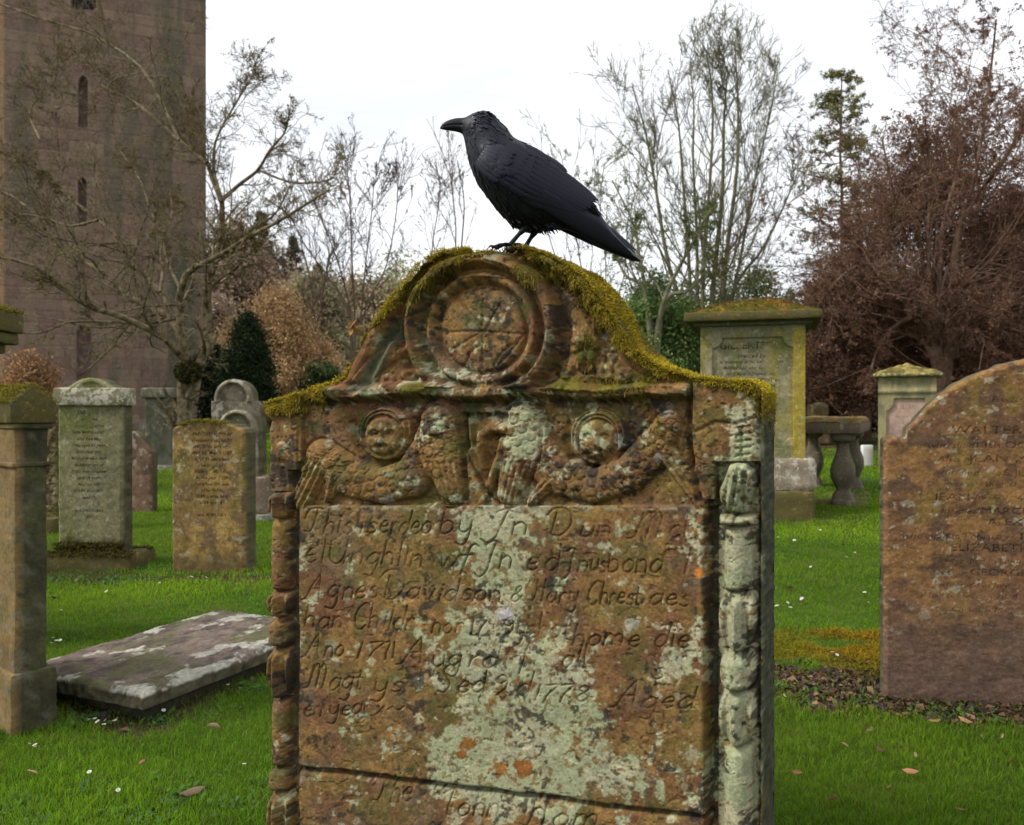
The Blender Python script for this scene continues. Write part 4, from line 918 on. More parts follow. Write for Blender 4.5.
def arch_pts(cx, cy, r, x0, x1, ysh, n=15):
    a = np.linspace(pi, 0, n); p = [(cx + r * cos(t), cy - r * sin(t)) for t in a]
    return [(x0, ysh)] + [(cx - r - .3, ysh)] + p + [(cx + r + .3, ysh), (x1, ysh)]
simple_stone('gravestone', 'pale arched gravestone with square shoulders, rear one of the arched pair by the yews', 9.6, 211, 260, arch_pts(233, 398, 19, 211, 260, 401), .25, 500, bgc, seed=365, res=6, relief=arch_rel(233, 398, 19), base_z=.0)
s, U_s, vt_s, ws, ks, gs = simple_stone('gravestone', 'arched gravestone on a stepped base, front one of the arched pair by the yews', 8.3, 216, 257, arch_pts(237, 429, 19.5, 216, 257, 430), .22, 476, bgc, seed=367, res=5, relief=arch_rel(237, 429, 19.5), base_z=EYE + (CY - 477) / F * 8.3, extra=True)
V_, F_ = rough_box(-ws / 2 - .03, ws / 2 + .10, -.06, .3, -.36, -.0, 12, .006, .02); mesh('base', V_, F_, mat_stone('red_base', (.22, .15, .11), (.17, .12, .09), (.3, .27, .22), .4), s)
V_, F_ = rough_box(-ws / 2 - .08, ws / 2 + .14, -.1, .36, -.6, -.355, 13, .006, .02); mesh('plinth', V_, F_, bpy.data.materials['grey_cap'], s)
s, U_s, vt_s, ws, ks, gs = simple_stone('gravestone', 'narrow rough brown stone on a low block, between the left pillar and the grey-green gravestone', 7.5, 36, 56.5, [(36, 400), (42, 396), (52, 398), (56, 405)], .3, 517, brn, seed=369, res=5, extra=True, relief=lambda X, Y: .03 * (fbm(X.shape, 9, 4, 7) - .5) * 2)
V_, F_ = rough_box(-ws / 2 - .05, ws / 2 + .03, -.08, .4, -.2, .0, 14, .01, .03); mesh('base', V_, F_, M_mossy, s)
# ---- coped stone at the left edge, turned so that its end shows
cs = empty('gravestone', (-1.628, 2.775, 0), radians(-50))
tag(cs, 'thick dark gravestone with a mossy roof-shaped top, cut off by the left edge', 'gravestone')
# local x = along the shadowed end (to the right/back), local y goes back-left along the broad face
M_dk = mat_vc('dark_lichened_stone', .5, 70, .6, .005, .94, .15, 10)
def vblock(name, x0, x1, y0, y1, z0, z1, seed, parent, c_end, c_front, amp=.004, bev=.01):
    V, Fq = rough_box(x0, x1, y0, y1, z0, z1, seed, amp, bev, .018)
    r = np.random.RandomState(seed); from_n = __import__('mathutils').noise
    nn = np.array([from_n.fractal(Vector(v) * 7, .6, 2.1, 6) for v in V]); n2_ = np.array([from_n.fractal(Vector(v) * 16 + Vector((5, 1, seed)), .6, 2.1, 5) for v in V])
    t = ((V[:, 0] - x0) < bev * 1.2).astype(float)
    C_ = lerp(np.array(c_end), np.array(c_front), t)
    C_ = C_ * (1 + .45 * nn[:, None]); C_ = lerp(C_, np.array([.15, .15, .11]), sstep(.25, .5, n2_) * .5); C_ = lerp(C_, np.array([.06, .065, .02]), sstep(.1, .4, nn) * .6)
    return mesh(name, V, Fq, M_dk, parent, np.clip(C_, .01, 1))
# here local +x heads to the right-back (the end face lies in the x direction, normal -y')
END = (.06, .055, .032); FRO = (.20, .135, .06)  # END is darker than FRO: the end face's shade is in its colour
cs.rotation_euler = (0, 0, radians(50))
# after rotation by +50deg: local x -> (cos50, sin50) = right/back : the end face runs along +x and looks along -y
vblock('shaft', .012, .118, .012, .52, .18, 1.045, 1, cs, END, FRO)
vblock('plinth', -.004, .140, -.006, .54, -.05, .195, 2, cs, END, FRO)
vblock('band', .004, .122, .004, .53, .870, .886, 3, cs, END, FRO, .002, .005)
vblock('moulding', .004, .130, .0, .54, .996, 1.014, 4, cs, (.06, .06, .035), FRO, .002, .006)
mb = MB(); prof = [(-.006, 1.014), (.138, 1.014), (.138, 1.085), (.066, 1.143), (-.006, 1.085)]
q0 = [(x, -.008, z) for x, z in prof]; q1 = [(x, .55, z) for x, z in prof]
mb.add(q0 + q1, [[[0, 1, 2, 3, 4]], [[9, 8, 7, 6, 5]], [[0, 5, 6, 1], [1, 6, 7, 2], [2, 7, 8, 3], [3, 8, 9, 4], [4, 9, 5, 0]]], (.08, .06, .03))
cp = mb.build('coping', M_mossy, cs)
b_ = cp.modifiers.new('b', 'BEVEL'); b_.width = .006; b_.segments = 2
pts = [(x, y, np.interp(x, [-.006, .066, .138], [1.085, 1.145, 1.085])) for y in np.linspace(0, .54, 50) for x in np.linspace(-.006, .14, 16)]
moss_tufts(cs, pts, 9000, .012, 9, .5, 1.0)
# ---- tall pillar behind with an overhanging mossy cap (only the right end is in view)
tpil = empty('pillar_monument', (P(-46, 400, 3.9)[0], 3.9, 0), 0)
tag(tpil, 'tall pillar monument with an overhanging mossy cap, cut off by the left edge', 'monument')
zc = lambda py, Y=3.9: EYE + (CY - py) / F * Y
for nm, hw, za, zb, sd in (('shaft', .118, -.05, zc(352), 1), ('neck', .15, zc(352), zc(342), 2), ('capital', .19, zc(342), zc(330), 3), ('cap', .205, zc(330), zc(310), 4)):
    V_, F_ = rough_box(-hw, hw, -hw, hw, za, zb, sd + 30, .004, .012, .03)
    mesh(nm, V_, F_, M_mossy if nm != 'shaft' else mat_stone('dark_green_shaft', (.08, .08, .05), (.06, .065, .03), (.15, .15, .11), .5), tpil)  # shaft alone in plain dark green stone
moss_tufts(tpil, [(x, y, zc(309) + .035 * (1 - (abs(x) / .2) ** 2)) for x in np.linspace(-.2, .2, 30) for y in np.linspace(-.2, .2, 14)], 7000, .02, 10, .35)
# ---- ledger slab
A_, B_, C2, D_ = np.array([-1.248, 2.889]), np.array([-1.853, 3.17]), np.array([-1.417, 4.124]), np.array([-.812, 3.843])
lg = empty('ledger_stone', (-1.27, 3.6, 0), 0); tag(lg, 'flat weathered ledger stone with white lichen patches lying low in the grass', 'ledger stone')
def slab_grid(cor, z0, z1, n, seed, inset=0.0, round_=.016):
    cor = [np.array(c) - np.array([-1.27, 3.6]) for c in cor]; cen = sum(cor) / 4; cor = [cen + (c - cen) * (1 - inset) for c in cor]
    a, b, c, d = cor; s = np.linspace(0, 1, n); S_, T_ = np.meshgrid(s, s, indexing='ij')
    Pq = (1 - S_)[..., None] * ((1 - T_)[..., None] * a + T_[..., None] * b) + S_[..., None] * ((1 - T_)[..., None] * d + T_[..., None] * c)
    sh_ = (n, n); e = np.minimum(np.minimum(S_ * 1.3, (1 - S_) * 1.3), np.minimum(T_ * .7, (1 - T_) * .7))
    e = e + (fbm(sh_, 12, 4, seed + 3) - .5) * .02
    z = z1 + (fbm(sh_, 40, 5, seed) - .5) * .022 + (fbm(sh_, 8, 3, seed + 1) - .5) * .008 - round_ * np.clip(1 - e / .03, 0, 1) ** 2
    V = np.concatenate([Pq, z[..., None]], -1); idx = np.arange(n * n).reshape(n, n)
    q = np.stack([idx[:-1, :-1], idx[1:, :-1], idx[1:, 1:], idx[:-1, 1:]], -1).reshape(-1, 4)
    m1 = fbm(sh_, 60, 5, seed + 4); m2 = fbm(sh_, 16, 5, seed + 5); m3 = fbm(sh_, 5, 3, seed + 6)
    C_ = lerp(np.array([.15, .115, .095]), np.array([.10, .095, .05]), sstep(.42, .6, m1)); C_ = lerp(C_, np.array([.08, .06, .055]), sstep(.5, .7, m2)) * (.7 + .6 * m3[..., None])
    edge_w = np.exp(-((S_ - .06) / .10) ** 2) * .0 + np.exp(-((T_ - .05) / .10) ** 2) * .13 + .05 * np.exp(-(S_ / .15) ** 2) + .10 * np.exp(-(((T_ - .95) / .05) ** 2))
    wl = sstep(.585, .66, fbm(sh_, (30, 30), 5, seed + 7, .62) + edge_w)
    C_ = lerp(C_, np.array([.42, .41, .35]) * (.5 + .8 * m3[..., None]), wl * (.6 + .4 * m2))
    Vt = V.reshape(-1, 3); Cc = C_.reshape(-1, 3)
    loop = np.concatenate([idx[:, 0], idx[-1, 1:], idx[::-1, -1][1:], idx[0, ::-1][1:-1]]); nl = len(loop)
    Vs = [Vt]; Cs = [Cc]; ring = [loop]; base = n * n
    for k in range(1, 6):
        p = Vt[loop].copy(); p[:, 2] = p[:, 2] * (1 - k / 5) + z0 * k / 5; out = p[:, :2] - cen; p[:, :2] += out * ((fbm((6, nl), (2, 6), 3, seed + 9)[k] - .5) * .02)[:, None]
        Vs.append(p); Cs.append(Cc[loop] * .05 + np.array([.07, .062, .035]) * (.5 + fbm((6, nl), (2, 8), 3, seed + 10)[k][:, None])); ring.append(base + (k - 1) * nl + np.arange(nl))
    fs = [q]
    for k in range(5): fs.append(np.stack([ring[k], np.roll(ring[k], -1), np.roll(ring[k + 1], -1), ring[k + 1]], -1)[:, ::-1])
    return np.vstack(Vs), [np.vstack(fs)], np.vstack(Cs)
V_, F_, C_ = slab_grid([A_, B_, C2, D_], .043, .103, 260, 400); mesh('top_slab', V_, F_, M_old, lg, C_)
V_, F_, C_ = slab_grid([A_, B_, C2, D_], -.08, .05, 60, 410, .09); mesh('base', V_, F_, mat_stone('shaded_base', (.035, .03, .02), (.025, .025, .015), (.06, .06, .04), .2), lg)  # near-black base colour paints in the shadow under the slab's lip
# ---- tomb pedestal, right of the big stone
YT = 8.7; kT = YT / F; zt = lambda py: EYE + (CY - py) * kT
tomb = empty('tomb_monument', ((752 - CX) * kT, YT, 0), radians(-17)); tag(tomb, 'tall square tomb with a mossy overhanging cap, right of the big headstone', 'tomb')
M_tomb = mat_vc('tomb_sandstone', .45, 60, .5, .006, .94, .18, 9)
wT = 1.03; 
nuT, nvT = 230, 330; UT = np.linspace(-wT / 2, wT / 2, nuT); VT = zt(458) + np.linspace(0, 1, nvT)[None] * (zt(324) - zt(458)) + np.zeros((nuT, 1))
stepT = (zt(324) - zt(458)) / nvT; shT = (nvT, nuT)
PXT = 698 + np.arange(nuT)[None] / nuT * 104 + np.zeros((nvT, 1)); PYT = 324 + np.arange(nvT)[:, None] / nvT * 134 + np.zeros((1, nuT))
inp = (PXT > 710) & (PXT < 790) & (PYT > 337) & (PYT < 448)
for cx_, cy_ in ((710, 337), (790, 337), (710, 448), (790, 448)): inp &= np.hypot(PXT - cx_, PYT - cy_) > 10.5
tk = text_mask(shT, [('GILBERTSON', nuT * .49, 60, 17, 0, 140), ('Erected by', nuT * .49, 82, 10, .2, 65)] + [(s, nuT * .49, 96 + i * 15, 8, .1, 140 - (i % 3) * 16) for i, s in enumerate(('in memory of his beloved wife', 'MARGARET who died on the', '4th of March 1823 aged 61 years', 'and of their son ROBERT who', 'departed this life 1834', 'also the said WILLIAM who', 'died 1841', 'and of ANN his daughter', 'aged 34 years'))], 1, .012)
tk *= sstep(.3, .5, fbm(shT, 40, 3, 555))
hT = np.where(inp, -.03, 0.0); hT = hT + (fbm(shT, 30, 5, 501) - .5) * .012 - tk * .002
gn = fbm(shT, (120, 16), 4, 503); CT = lerp(np.array([.25, .22, .14]), np.array([.16, .155, .09]), sstep(.4, .6, fbm(shT, 30, 5, 502)))
CT = lerp(CT, np.array([.22, .185, .04]), sstep(.48, .64, gn) * .75); CT = lerp(CT, np.array([.12, .135, .05]), sstep(.5, .62, fbm(shT, (40, 20), 4, 504)) * .5)
CT = lerp(CT, np.array([.30, .23, .03]), (sstep(786, 792, PXT) * .8)); CT = CT * (.75 + .5 * fbm(shT, 7, 4, 505)[..., None]); CT = lerp(CT, np.array([.40, .39, .33]), sstep(.70, .74, fbm(shT, 6, 4, 506)) * .5)
CT = lerp(CT, np.array([.05, .025, .02]), tk); CT = lerp(CT, np.array([.13, .13, .10]), sstep(334, 326, PYT) * .6)
gxT = np.broadcast_to(np.arange(nuT)[:, None], (nuT, nvT)).astype(float); gyT = np.broadcast_to((nvT - 1 - np.arange(nvT))[None], (nuT, nvT)).astype(float)
hblock('die', UT, VT, bilin(hT, gxT, gyT), wT * .9, bilin(CT, gxT, gyT), M_tomb, tomb, rings=6, side_noise=.002, sidecol=(.11, .11, .05), seed=9)
M_pal = mat_stone('pale_rough_base', (.27, .23, .17), (.18, .14, .10), (.40, .38, .32), .7, (.13, .12, .05), .4, 1.2)
V_, F_ = rough_box(-.63, .62, -.08, 1.06, zt(490), zt(457.5), 21, .012, .05, .05); mesh('base', V_, F_, M_pal, tomb)
V_, F_ = rough_box(-.70, .60, -.17, 1.12, -.12, zt(489), 22, .014, .04, .05); mesh('plinth', V_, F_, M_mossy, tomb)
V_, F_ = rough_box(-.58, .58, -.06, 1.0, zt(325.5), zt(320), 23, .003, .015); mesh('cornice', V_, F_, mat_stone('dark_cornice', (.12, .11, .07), (.08, .08, .05), (.2, .2, .15), .4), tomb)
V_, F_ = rough_box(-.67, .67, -.17, 1.12, zt(321.5), zt(312.5), 24, .006, .02); mesh('cap', V_, F_, M_mossy, tomb)
def heap(nx, ny, x0, x1, y0, y1, zb, hf, seed, mat, parent, name='moss', cols=((.20, .11, .025), (.11, .10, .02))):
    X, Y_ = np.meshgrid(np.linspace(x0, x1, nx), np.linspace(y0, y1, ny), indexing='ij')
    nn = fbm((nx, ny), nx / 6, 5, seed); Z = zb + hf(X, Y_) * (.55 + .9 * nn)
    e = np.minimum(np.minimum(X - x0, x1 - X), np.minimum(Y_ - y0, y1 - Y_)); Z -= .05 * np.clip(1 - e / .04, 0, 1)
    C_ = lerp(np.array(cols[0]), np.array(cols[1]), sstep(.4, .6, fbm((nx, ny), nx / 9, 4, seed + 1))) * (.5 + fbm((nx, ny), 5, 3, seed + 2))[..., None]
    i = np.arange(nx * ny).reshape(nx, ny); q = np.stack([i[:-1, :-1], i[1:, :-1], i[1:, 1:], i[:-1, 1:]], -1).reshape(-1, 4)
    return mesh(name, np.stack([X, Y_, Z], -1).reshape(-1, 3), [q], mat, parent, C_.reshape(-1, 3))
M_mv = mat_vc('moss_mat', .7, 45, 1.0, .02, .97, .05, 18)
hp_ = heap(110, 70, -.66, .66, -.13, 1.08, zt(313), lambda X, Y_: .16 * np.clip(1 - (np.abs(X) / .64) ** 2, 0, 1) ** .8 * np.clip(1 - (np.abs(Y_ - .47) / .6) ** 4, 0, 1) , 601, M_mv, tomb)
vv = np.array([v.co[:] for v in hp_.data.vertices])[::3]
moss_tufts(hp_, vv, 8000, .03, 11, .45, 1, 'moss_tufts', (.25, .15, .02), (.09, .07, .02))
# ---- table tomb on two baluster legs
YA = 9.5; tt = empty('table_tomb', (P(838, 400, YA)[0], YA, float(gz(YA))), radians(-25)); tag(tt, 'stone table tomb carried on turned baluster legs, beside the tall square tomb', 'table tomb')
zz0 = float(gz(YA)); zk = lambda py: EYE + (CY - py) / F * YA - zz0
V_, F_ = rough_box(-.62, .24, -.16, 2.3, zk(434), zk(421.5), 25, .008, .03, .06); M_tab = mat_stone('brown_table_slab', (.14, .10, .075), (.10, .075, .055), (.24, .22, .17), .4, (.12, .1, .03), .5)
mesh('table_slab', V_, F_, M_tab, tt)
heap(50, 90, -.62, .24, -.16, 2.3, zk(422.5), lambda X, Y_: .05 + 0 * X, 611, M_mv, tt, 'moss', ((.17, .10, .03), (.15, .13, .07)))
def lathe_mb(prof, n=4, rot=pi / 4, sub=10):
    """square-ish turned leg with rounded corners"""
    V = []; N_ = 24
    for r, z in prof:
        r = r * .84
        for k in range(N_):
            a = k / N_ * 2 * pi; c, s = cos(a), sin(a); q = (abs(c) ** 4 + abs(s) ** 4) ** -.25
            V.append((r * c * q, r * s * q, z))
    i = np.arange(len(V)).reshape(-1, N_); f = np.stack([i[:-1], np.roll(i[:-1], -1, 1), np.roll(i[1:], -1, 1), i[1:]], -1).reshape(-1, 4)
    return np.array(V), [f, i[-1:].copy()]
zl = [(508, .155), (501, .155), (499, .14), (494, .12), (490, .09), (486, .10), (478, .145), (471, .155), (464, .14), (456, .10), (448, .075), (443, .08), (441, .13), (438, .15), (434, .16)]
pr = catmull([(r, zk(y)) for y, r in zl], 60)
for (lx, ly) in ((.05, .02), (.05, 1.95), (-.45, .02), (-.45, 1.95)):
    V_, F_ = lathe_mb(pr); V_ = V_ + np.array([lx, ly, 0]); mesh('leg', V_, F_, mat_stone('leg_stone', (.13, .105, .075), (.09, .075, .055), (.22, .2, .15), .4) if 'leg_stone' not in bpy.data.materials else bpy.data.materials['leg_stone'], tt)
V_, F_ = rough_box(-.6, .3, -.1, 2.2, -.25, .02, 26, .02, .04, .06); mesh('base_slab', V_, F_, M_mossy, tt)
# ---- small white marker, shaded slab, far pedestal
V_, F_ = rough_box(-.09, .09, -.05, .05, -.1, .34, 27, .002, .02); q = mesh('grave_marker', V_, F_, mat_plain('white_marble', (.75, .75, .72), .6)); 
q.location = (P(867, 0, 14)[0], 14, float(gz(14)) + .0); tag(q, 'small white marker stone beyond the table tomb', 'marker')
Yp = 13; kp = Yp / F; zp = lambda py: EYE + (CY - py) * kp; gp = float(gz(Yp))
pd = empty('pedestal_tomb', ((907 - CX) * kp, Yp, 0), radians(-25)); tag(pd, 'square pedestal tomb with a yellow lichened cap and pink panel, behind the right gravestone', 'tomb')
w = 53 * kp; shp_ = (200, 150); PXp = 880.5 + np.arange(150)[None] / 150 * 53 + np.zeros((200, 1)); PYp = 374 + np.arange(200)[:, None] / 200 * 66 + np.zeros((1, 150))
inp = (PXp > 888) & (PXp < 930) & (PYp > 388) & (PYp < 438)
for cx_ in (888, 930): inp &= np.hypot(PXp - cx_, PYp - 388) > 7
hP = np.where(inp, -.04, 0) + .03 * np.exp(-((PYp - 384) / 1.5) ** 2)
CP = lerp(np.array([.26, .23, .12]), np.array([.17, .16, .09]), sstep(.4, .6, fbm(shp_, 30, 4, 620))); CP = np.where(inp[..., None], lerp(np.array([.38, .27, .21]), np.array([.15, .11, .12]), sstep(.45, .65, fbm(shp_, (40, 20), 4, 621)) * sstep(395, 420, PYp)), CP) * (.75 + .5 * fbm(shp_, 8, 3, 622)[..., None])
tk = text_mask(shp_, [('SACRED', 78, 62, 9, 0, 70)] + [('to the memory of', 78, 76 + i * 12, 5, 0, 80 - (i % 2) * 14) for i in range(5)]); CP = CP * (1 - .5 * (tk * inp)[..., None])
UP = np.linspace(-w / 2, w / 2, 150); VP = zp(440) - .75 + np.linspace(0, 1, 200)[None] * (zp(374) - zp(440) + .75) + np.zeros((150, 1))
gxp = np.broadcast_to(np.arange(150)[:, None], (150, 200)).astype(float); gyp = np.broadcast_to((199 - np.arange(200))[None], (150, 200)).astype(float)
hblock('die', UP, VP, bilin(hP, gxp, gyp), .9, bilin(CP, gxp, gyp), M_tomb, pd, rings=4)
V_, F_ = rough_box(-w / 2 - .07, w / 2 + .09, -.09, 1.0, zp(376.5), zp(373), 28, .008, .03, .08); mesh('cap', V_, F_, mat_stone('yellow_cap', (.2, .17, .08), (.12, .1, .05), (.4, .36, .15), .8), pd)
heap(60, 50, -w / 2 - .06, w / 2 + .08, -.08, .99, zp(373.5), lambda X, Y_: .03 + .13 * np.clip(1 - np.abs(X) / (w / 2 + .06), 0, 1) ** .8 * np.clip(1.2 - np.abs(Y_ - .45) / .5, 0, 1), 630, M_mv, pd, 'moss', ((.30, .25, .08), (.14, .11, .04)))
simple_stone('gravestone', 'dim brown gravestone in the shade of the copper tree, behind the table tomb', 20, 853, 872, [(853, 384), (858, 382), (866, 382), (872, 385)], .3, 440, brn, seed=640, res=15)
simple_stone('gravestone', 'low dark gravestone under the copper tree, close beside the tall square tomb', 18, 812, 829, [(812, 405), (820, 402), (829, 405)], .3, 440, brn, seed=642, res=15)
V_, F_ = rough_box(-.6, .9, -.2, .8, -.1, 1.22, 29, .01, .04, .08); q = mesh('chest_tomb', V_, F_, mat_stone('dark_chest', (.09, .07, .055), (.07, .055, .045), (.2, .17, .13), .4)); q.location = (P(946, 0, 18.5)[0], 18.5, .42 + .05); q.scale = (1, 1, .95); tag(q, 'low dark chest tomb seen between the pink panelled pedestal and the right gravestone', 'chest tomb')
# ================================================================ tower, trees, ground, sky
def tubes(Pp, R, n):
    """Pp (B,K,3), R (B,K) -> V,F"""
    B, K, _ = Pp.shape
    t = np.gradient(Pp, axis=1); t /= np.linalg.norm(t, axis=2, keepdims=True) + 1e-9
    ref = np.array([.31, .87, .12]); a = np.cross(t, ref); a /= np.linalg.norm(a, axis=2, keepdims=True) + 1e-9; b = np.cross(t, a)
    an = np.arange(n) / n * 2 * pi
    V = Pp[:, :, None] + (a[:, :, None] * np.cos(an)[None, None, :, None] + b[:, :, None] * np.sin(an)[None, None, :, None]) * R[:, :, None, None]
    i = np.arange(B * K * n).reshape(B, K, n)
    f = np.stack([i[:, :-1], np.roll(i[:, :-1], -1, 2), np.roll(i[:, 1:], -1, 2), i[:, 1:]], -1).reshape(-1, 4)
    return V.reshape(-1, 3), f
def grow(Pp, R, nch, t0, t1, lr, ang, up, wan, K, r, rr=.6, tip=.3, lmin=0.0, tdec=.4):
    B, K0, _ = Pp.shape
    L = np.linalg.norm(np.diff(Pp, axis=1), axis=2).sum(1)
    cnt = r.poisson(nch, B) if nch > 0 else np.zeros(B, int); pi_ = np.repeat(np.arange(B), cnt); M = len(pi_)
    t = r.uniform(t0, t1, M); f = t * (K0 - 1); i = np.minimum(f.astype(int), K0 - 2); fr = (f - i)[:, None]
    p = Pp[pi_, i] * (1 - fr) + Pp[pi_, i + 1] * fr; tg = Pp[pi_, i + 1] - Pp[pi_, i]; tg /= np.linalg.norm(tg, axis=1, keepdims=True) + 1e-9
    r0 = (R[pi_, i] * (1 - fr[:, 0]) + R[pi_, i + 1] * fr[:, 0]) * rr * r.uniform(.6, 1.1, M)
    q = r.normal(size=(M, 3)); q -= tg * np.sum(q * tg, 1)[:, None]; q /= np.linalg.norm(q, axis=1, keepdims=True) + 1e-9
    a = ang * r.uniform(.6, 1.35, M)[:, None]; d = np.cos(a) * tg + np.sin(a) * q
    ln = np.maximum(L[pi_] * lr * (1 - tdec * t) * r.uniform(.5, 1.25, M), lmin)
    out = np.zeros((M, K, 3)); out[:, 0] = p; rad = np.zeros((M, K)); 
    for k in range(K): rad[:, k] = r0 * (1 - (1 - tip) * k / (K - 1))
    for k in range(1, K):
        d = d + r.normal(size=(M, 3)) * wan + np.array([0, 0, up]); d /= np.linalg.norm(d, axis=1, keepdims=True)
        out[:, k] = out[:, k - 1] + d * (ln / (K - 1))[:, None]
    return out, rad
def build_tree(name, label, cat, limbs, levels, bark, seed, group=None, leaves=None, base=None, nthick=9):
    """limbs: list of (points(world), r0, r1)"""
    r = np.random.RandomState(seed); K = 14
    Pp = np.array([catmull(p, K) for p, a, b in limbs]); R = np.array([np.linspace(a, b, K) for p, a, b in limbs])
    base = np.array(base if base is not None else limbs[0][0][0], float)
    root = empty(name, tuple(base)); tag(root, label, cat, group)
    v, f = tubes(Pp - base, R, nthick); mesh('trunk', v, [f], bark, root)
    Vs, Fs, off = [], [], 0; tips = None
    cp, cr = Pp, R
    for li, lv in enumerate(levels):
        if li == 0:
            e_ = dict(lv, nch=5, t0=.72, t1=1, lr=.13, ang=.6, tdec=.2); xp, xr_ = grow(cp, cr, r=r, **e_)
        cp, cr = grow(cp, cr, r=r, **lv)
        if li == 0: cp = np.concatenate([cp, xp]); cr = np.concatenate([cr, xr_])
        n = 3 if li > 0 else 5
        if len(cp) == 0: break
        cr = np.maximum(cr, base[1] * (.00030 if li < 2 else .00019))
        v, f = tubes(cp - base, cr, n); Vs.append(v); Fs.append(f + off); off += len(v)
    mesh('branches', np.vstack(Vs), [np.vstack(Fs)], bark, root)
    if leaves:
        n, size, cols, droop = leaves; i = r.randint(0, len(cp), n); k = r.randint(1, cp.shape[1], n)
        c = cp[i, k] + r.normal(0, size * .7, (n, 3)) - base
        V, Fq, C_ = leaf_quads(c, size, cols, r); mesh('leaves', V, [Fq], M_leaf, root, C_, smooth=False)
    return root
def leaf_quads(c, size, cols, r, up=0.0, colf=None):
    n = len(c); a = r.normal(size=(n, 3)) + np.array([0, 0, up]); a /= np.linalg.norm(a, axis=1, keepdims=True); b = np.cross(a, r.normal(size=(n, 3))); b /= np.linalg.norm(b, axis=1, keepdims=True)
    s = (size * r.uniform(.5, 1.4, n))[:, None]
    V = np.stack([c - a * s, c + b * s * .42, c + a * s, c - b * s * .42], 1).reshape(-1, 3)
    cols = np.array(cols, float); C_ = cols[r.randint(0, len(cols), n)] * r.uniform(.65, 1.35, (n, 1)) if colf is None else colf
    return V, np.arange(n * 4).reshape(n, 4), np.repeat(C_, 4, 0)
M_leaf = mat_leaf('leaf_tint', .3, .75, .12)
M_blade = mat_leaf('grass_blade', .35, .7, .12)
def foliage_mass(name, label, cat, base, cen, rad, n, size, cols, seed, nclump=60, up=.2, group=None, bark=None, shape='ell', trunk=True, leafname='foliage', kind=None):
    """shrub: leaves in clumps spread through an uneven volume, darker inner stems"""
    r = np.random.RandomState(seed); base = np.array(base, float); cen = np.array(cen, float) ; rad = np.array(rad, float)
    d = r.normal(size=(nclump, 3)); d /= np.linalg.norm(d, axis=1, keepdims=True); rr = r.uniform(.35, 1.0, nclump)[:, None] ** .6
    d[:, 2] = np.where(d[:, 2] < -.75, d[:, 2] * .6, d[:, 2])
    cc = d * rr
    if shape == 'cone': tz = (cc[:, 2] + 1) / 2; cc[:, :2] *= (1.15 * (1 - tz) ** .75 + .12)[:, None]
    if shape == 'flame': tz = np.clip((cc[:, 2] + 1) / 2, 0, 1); cc[:, :2] *= (np.sin(np.clip(tz * .8 + .22, 0, 1) * pi) ** .6)[:, None] * 1.1
    cs_ = r.uniform(.16, .34, nclump) * rad.mean()
    tone = r.uniform(.55, 1.4, nclump)
    i = r.randint(0, nclump, n); p = cc[i] * rad + r.normal(size=(n, 3)) * (cs_[i] * .55)[:, None] * np.array([1, 1, .9]) + cen
    cols = np.array(cols, float); C_ = cols[r.randint(0, len(cols), n)] * (tone[i] * r.uniform(.7, 1.3, n))[:, None]
    root = empty(name, tuple(base)); tag(root, label, cat, group, kind)
    V, Fq, Cc = leaf_quads(p - base, size, None, r, up, C_); mesh(leafname, V, [Fq], M_leaf, root, Cc, smooth=False)
    ns = 26; pts = np.zeros((ns, 6, 3)); tgt = cc[r.randint(0, nclump, ns)] * rad * .8 + cen - base
    for k in range(6): pts[:, k] = tgt * (k / 5) ** np.array([1.5, 1.5, 1]) + r.normal(0, .03, (ns, 3)) * rad.mean()
    v, f = tubes(pts, np.linspace(.045, .008, 6)[None] * np.ones((ns, 1)) * max(.4, rad.mean() / 1.5), 4)
    mesh('stems', v, [f], bark or M_bark_d, root)
    return root
M_bark = mat_bark('grey_green_bark', (.055, .042, .024), (.25, .20, .12), 9)
M_bark_d = mat_bark('dark_twigs', (.045, .035, .025), (.11, .085, .06), 9)
M_bark_g = mat_bark('green_twigs', (.12, .12, .065), (.21, .195, .12), 6)
M_bark_t = mat_bark('brown_twigs', (.11, .075, .05), (.18, .13, .095), 6)
M_bark_p = mat_bark('purple_twigs', (.095, .052, .035), (.19, .12, .085), 6)
# ---- church tower
YW = 26.0; kw = YW / F; xr = (206 - CX) * kw; WD = 8.6; RT = radians(21.5); xl = xr - WD
Wt = xr - xl; nut, nvt = 330, 470; Ht = 20.0
Ut = np.linspace(-Wt / 2, Wt / 2, nut); zrow = np.concatenate([np.linspace(0, 15.2, nvt - 12), np.linspace(15.5, Ht, 12)]); Vt = np.broadcast_to(zrow, (nut, nvt)).copy()
Xw = np.broadcast_to(Ut[:, None], Vt.shape) + (xl + xr) / 2; DU_ = Wt / 2 - np.broadcast_to(Ut[:, None], Vt.shape); YY_ = YW - DU_ * sin(RT); PXw = CX + F * (xr - DU_ * cos(RT)) / YY_; PYw = CY - (Vt - EYE) * F / YY_
hw_ = np.zeros_like(Vt); rw_ = np.random.RandomState(31)
rowh = .33; ri_ = np.floor(Vt / rowh).astype(int); off_ = rw_.uniform(0, 1, 400)[ri_]; bw = rw_.uniform(.5, .95, 400)[ri_]
bi = np.floor(Xw / bw + off_ * 3).astype(int); hs = (np.sin(bi * 12.9898 + ri_ * 78.233) * 43758.5453) % 1; hs = .6 + (hs - .5) * .55; hs2 = (np.sin(bi * 39.3 + ri_ * 11.1) * 24634.63) % 1
C_w = lerp(np.array([.205, .135, .115]), np.array([.245, .18, .135]), sstep(.3, .9, hs)); C_w = lerp(C_w, np.array([.15, .105, .095]), (hs2 > .85) * .4)
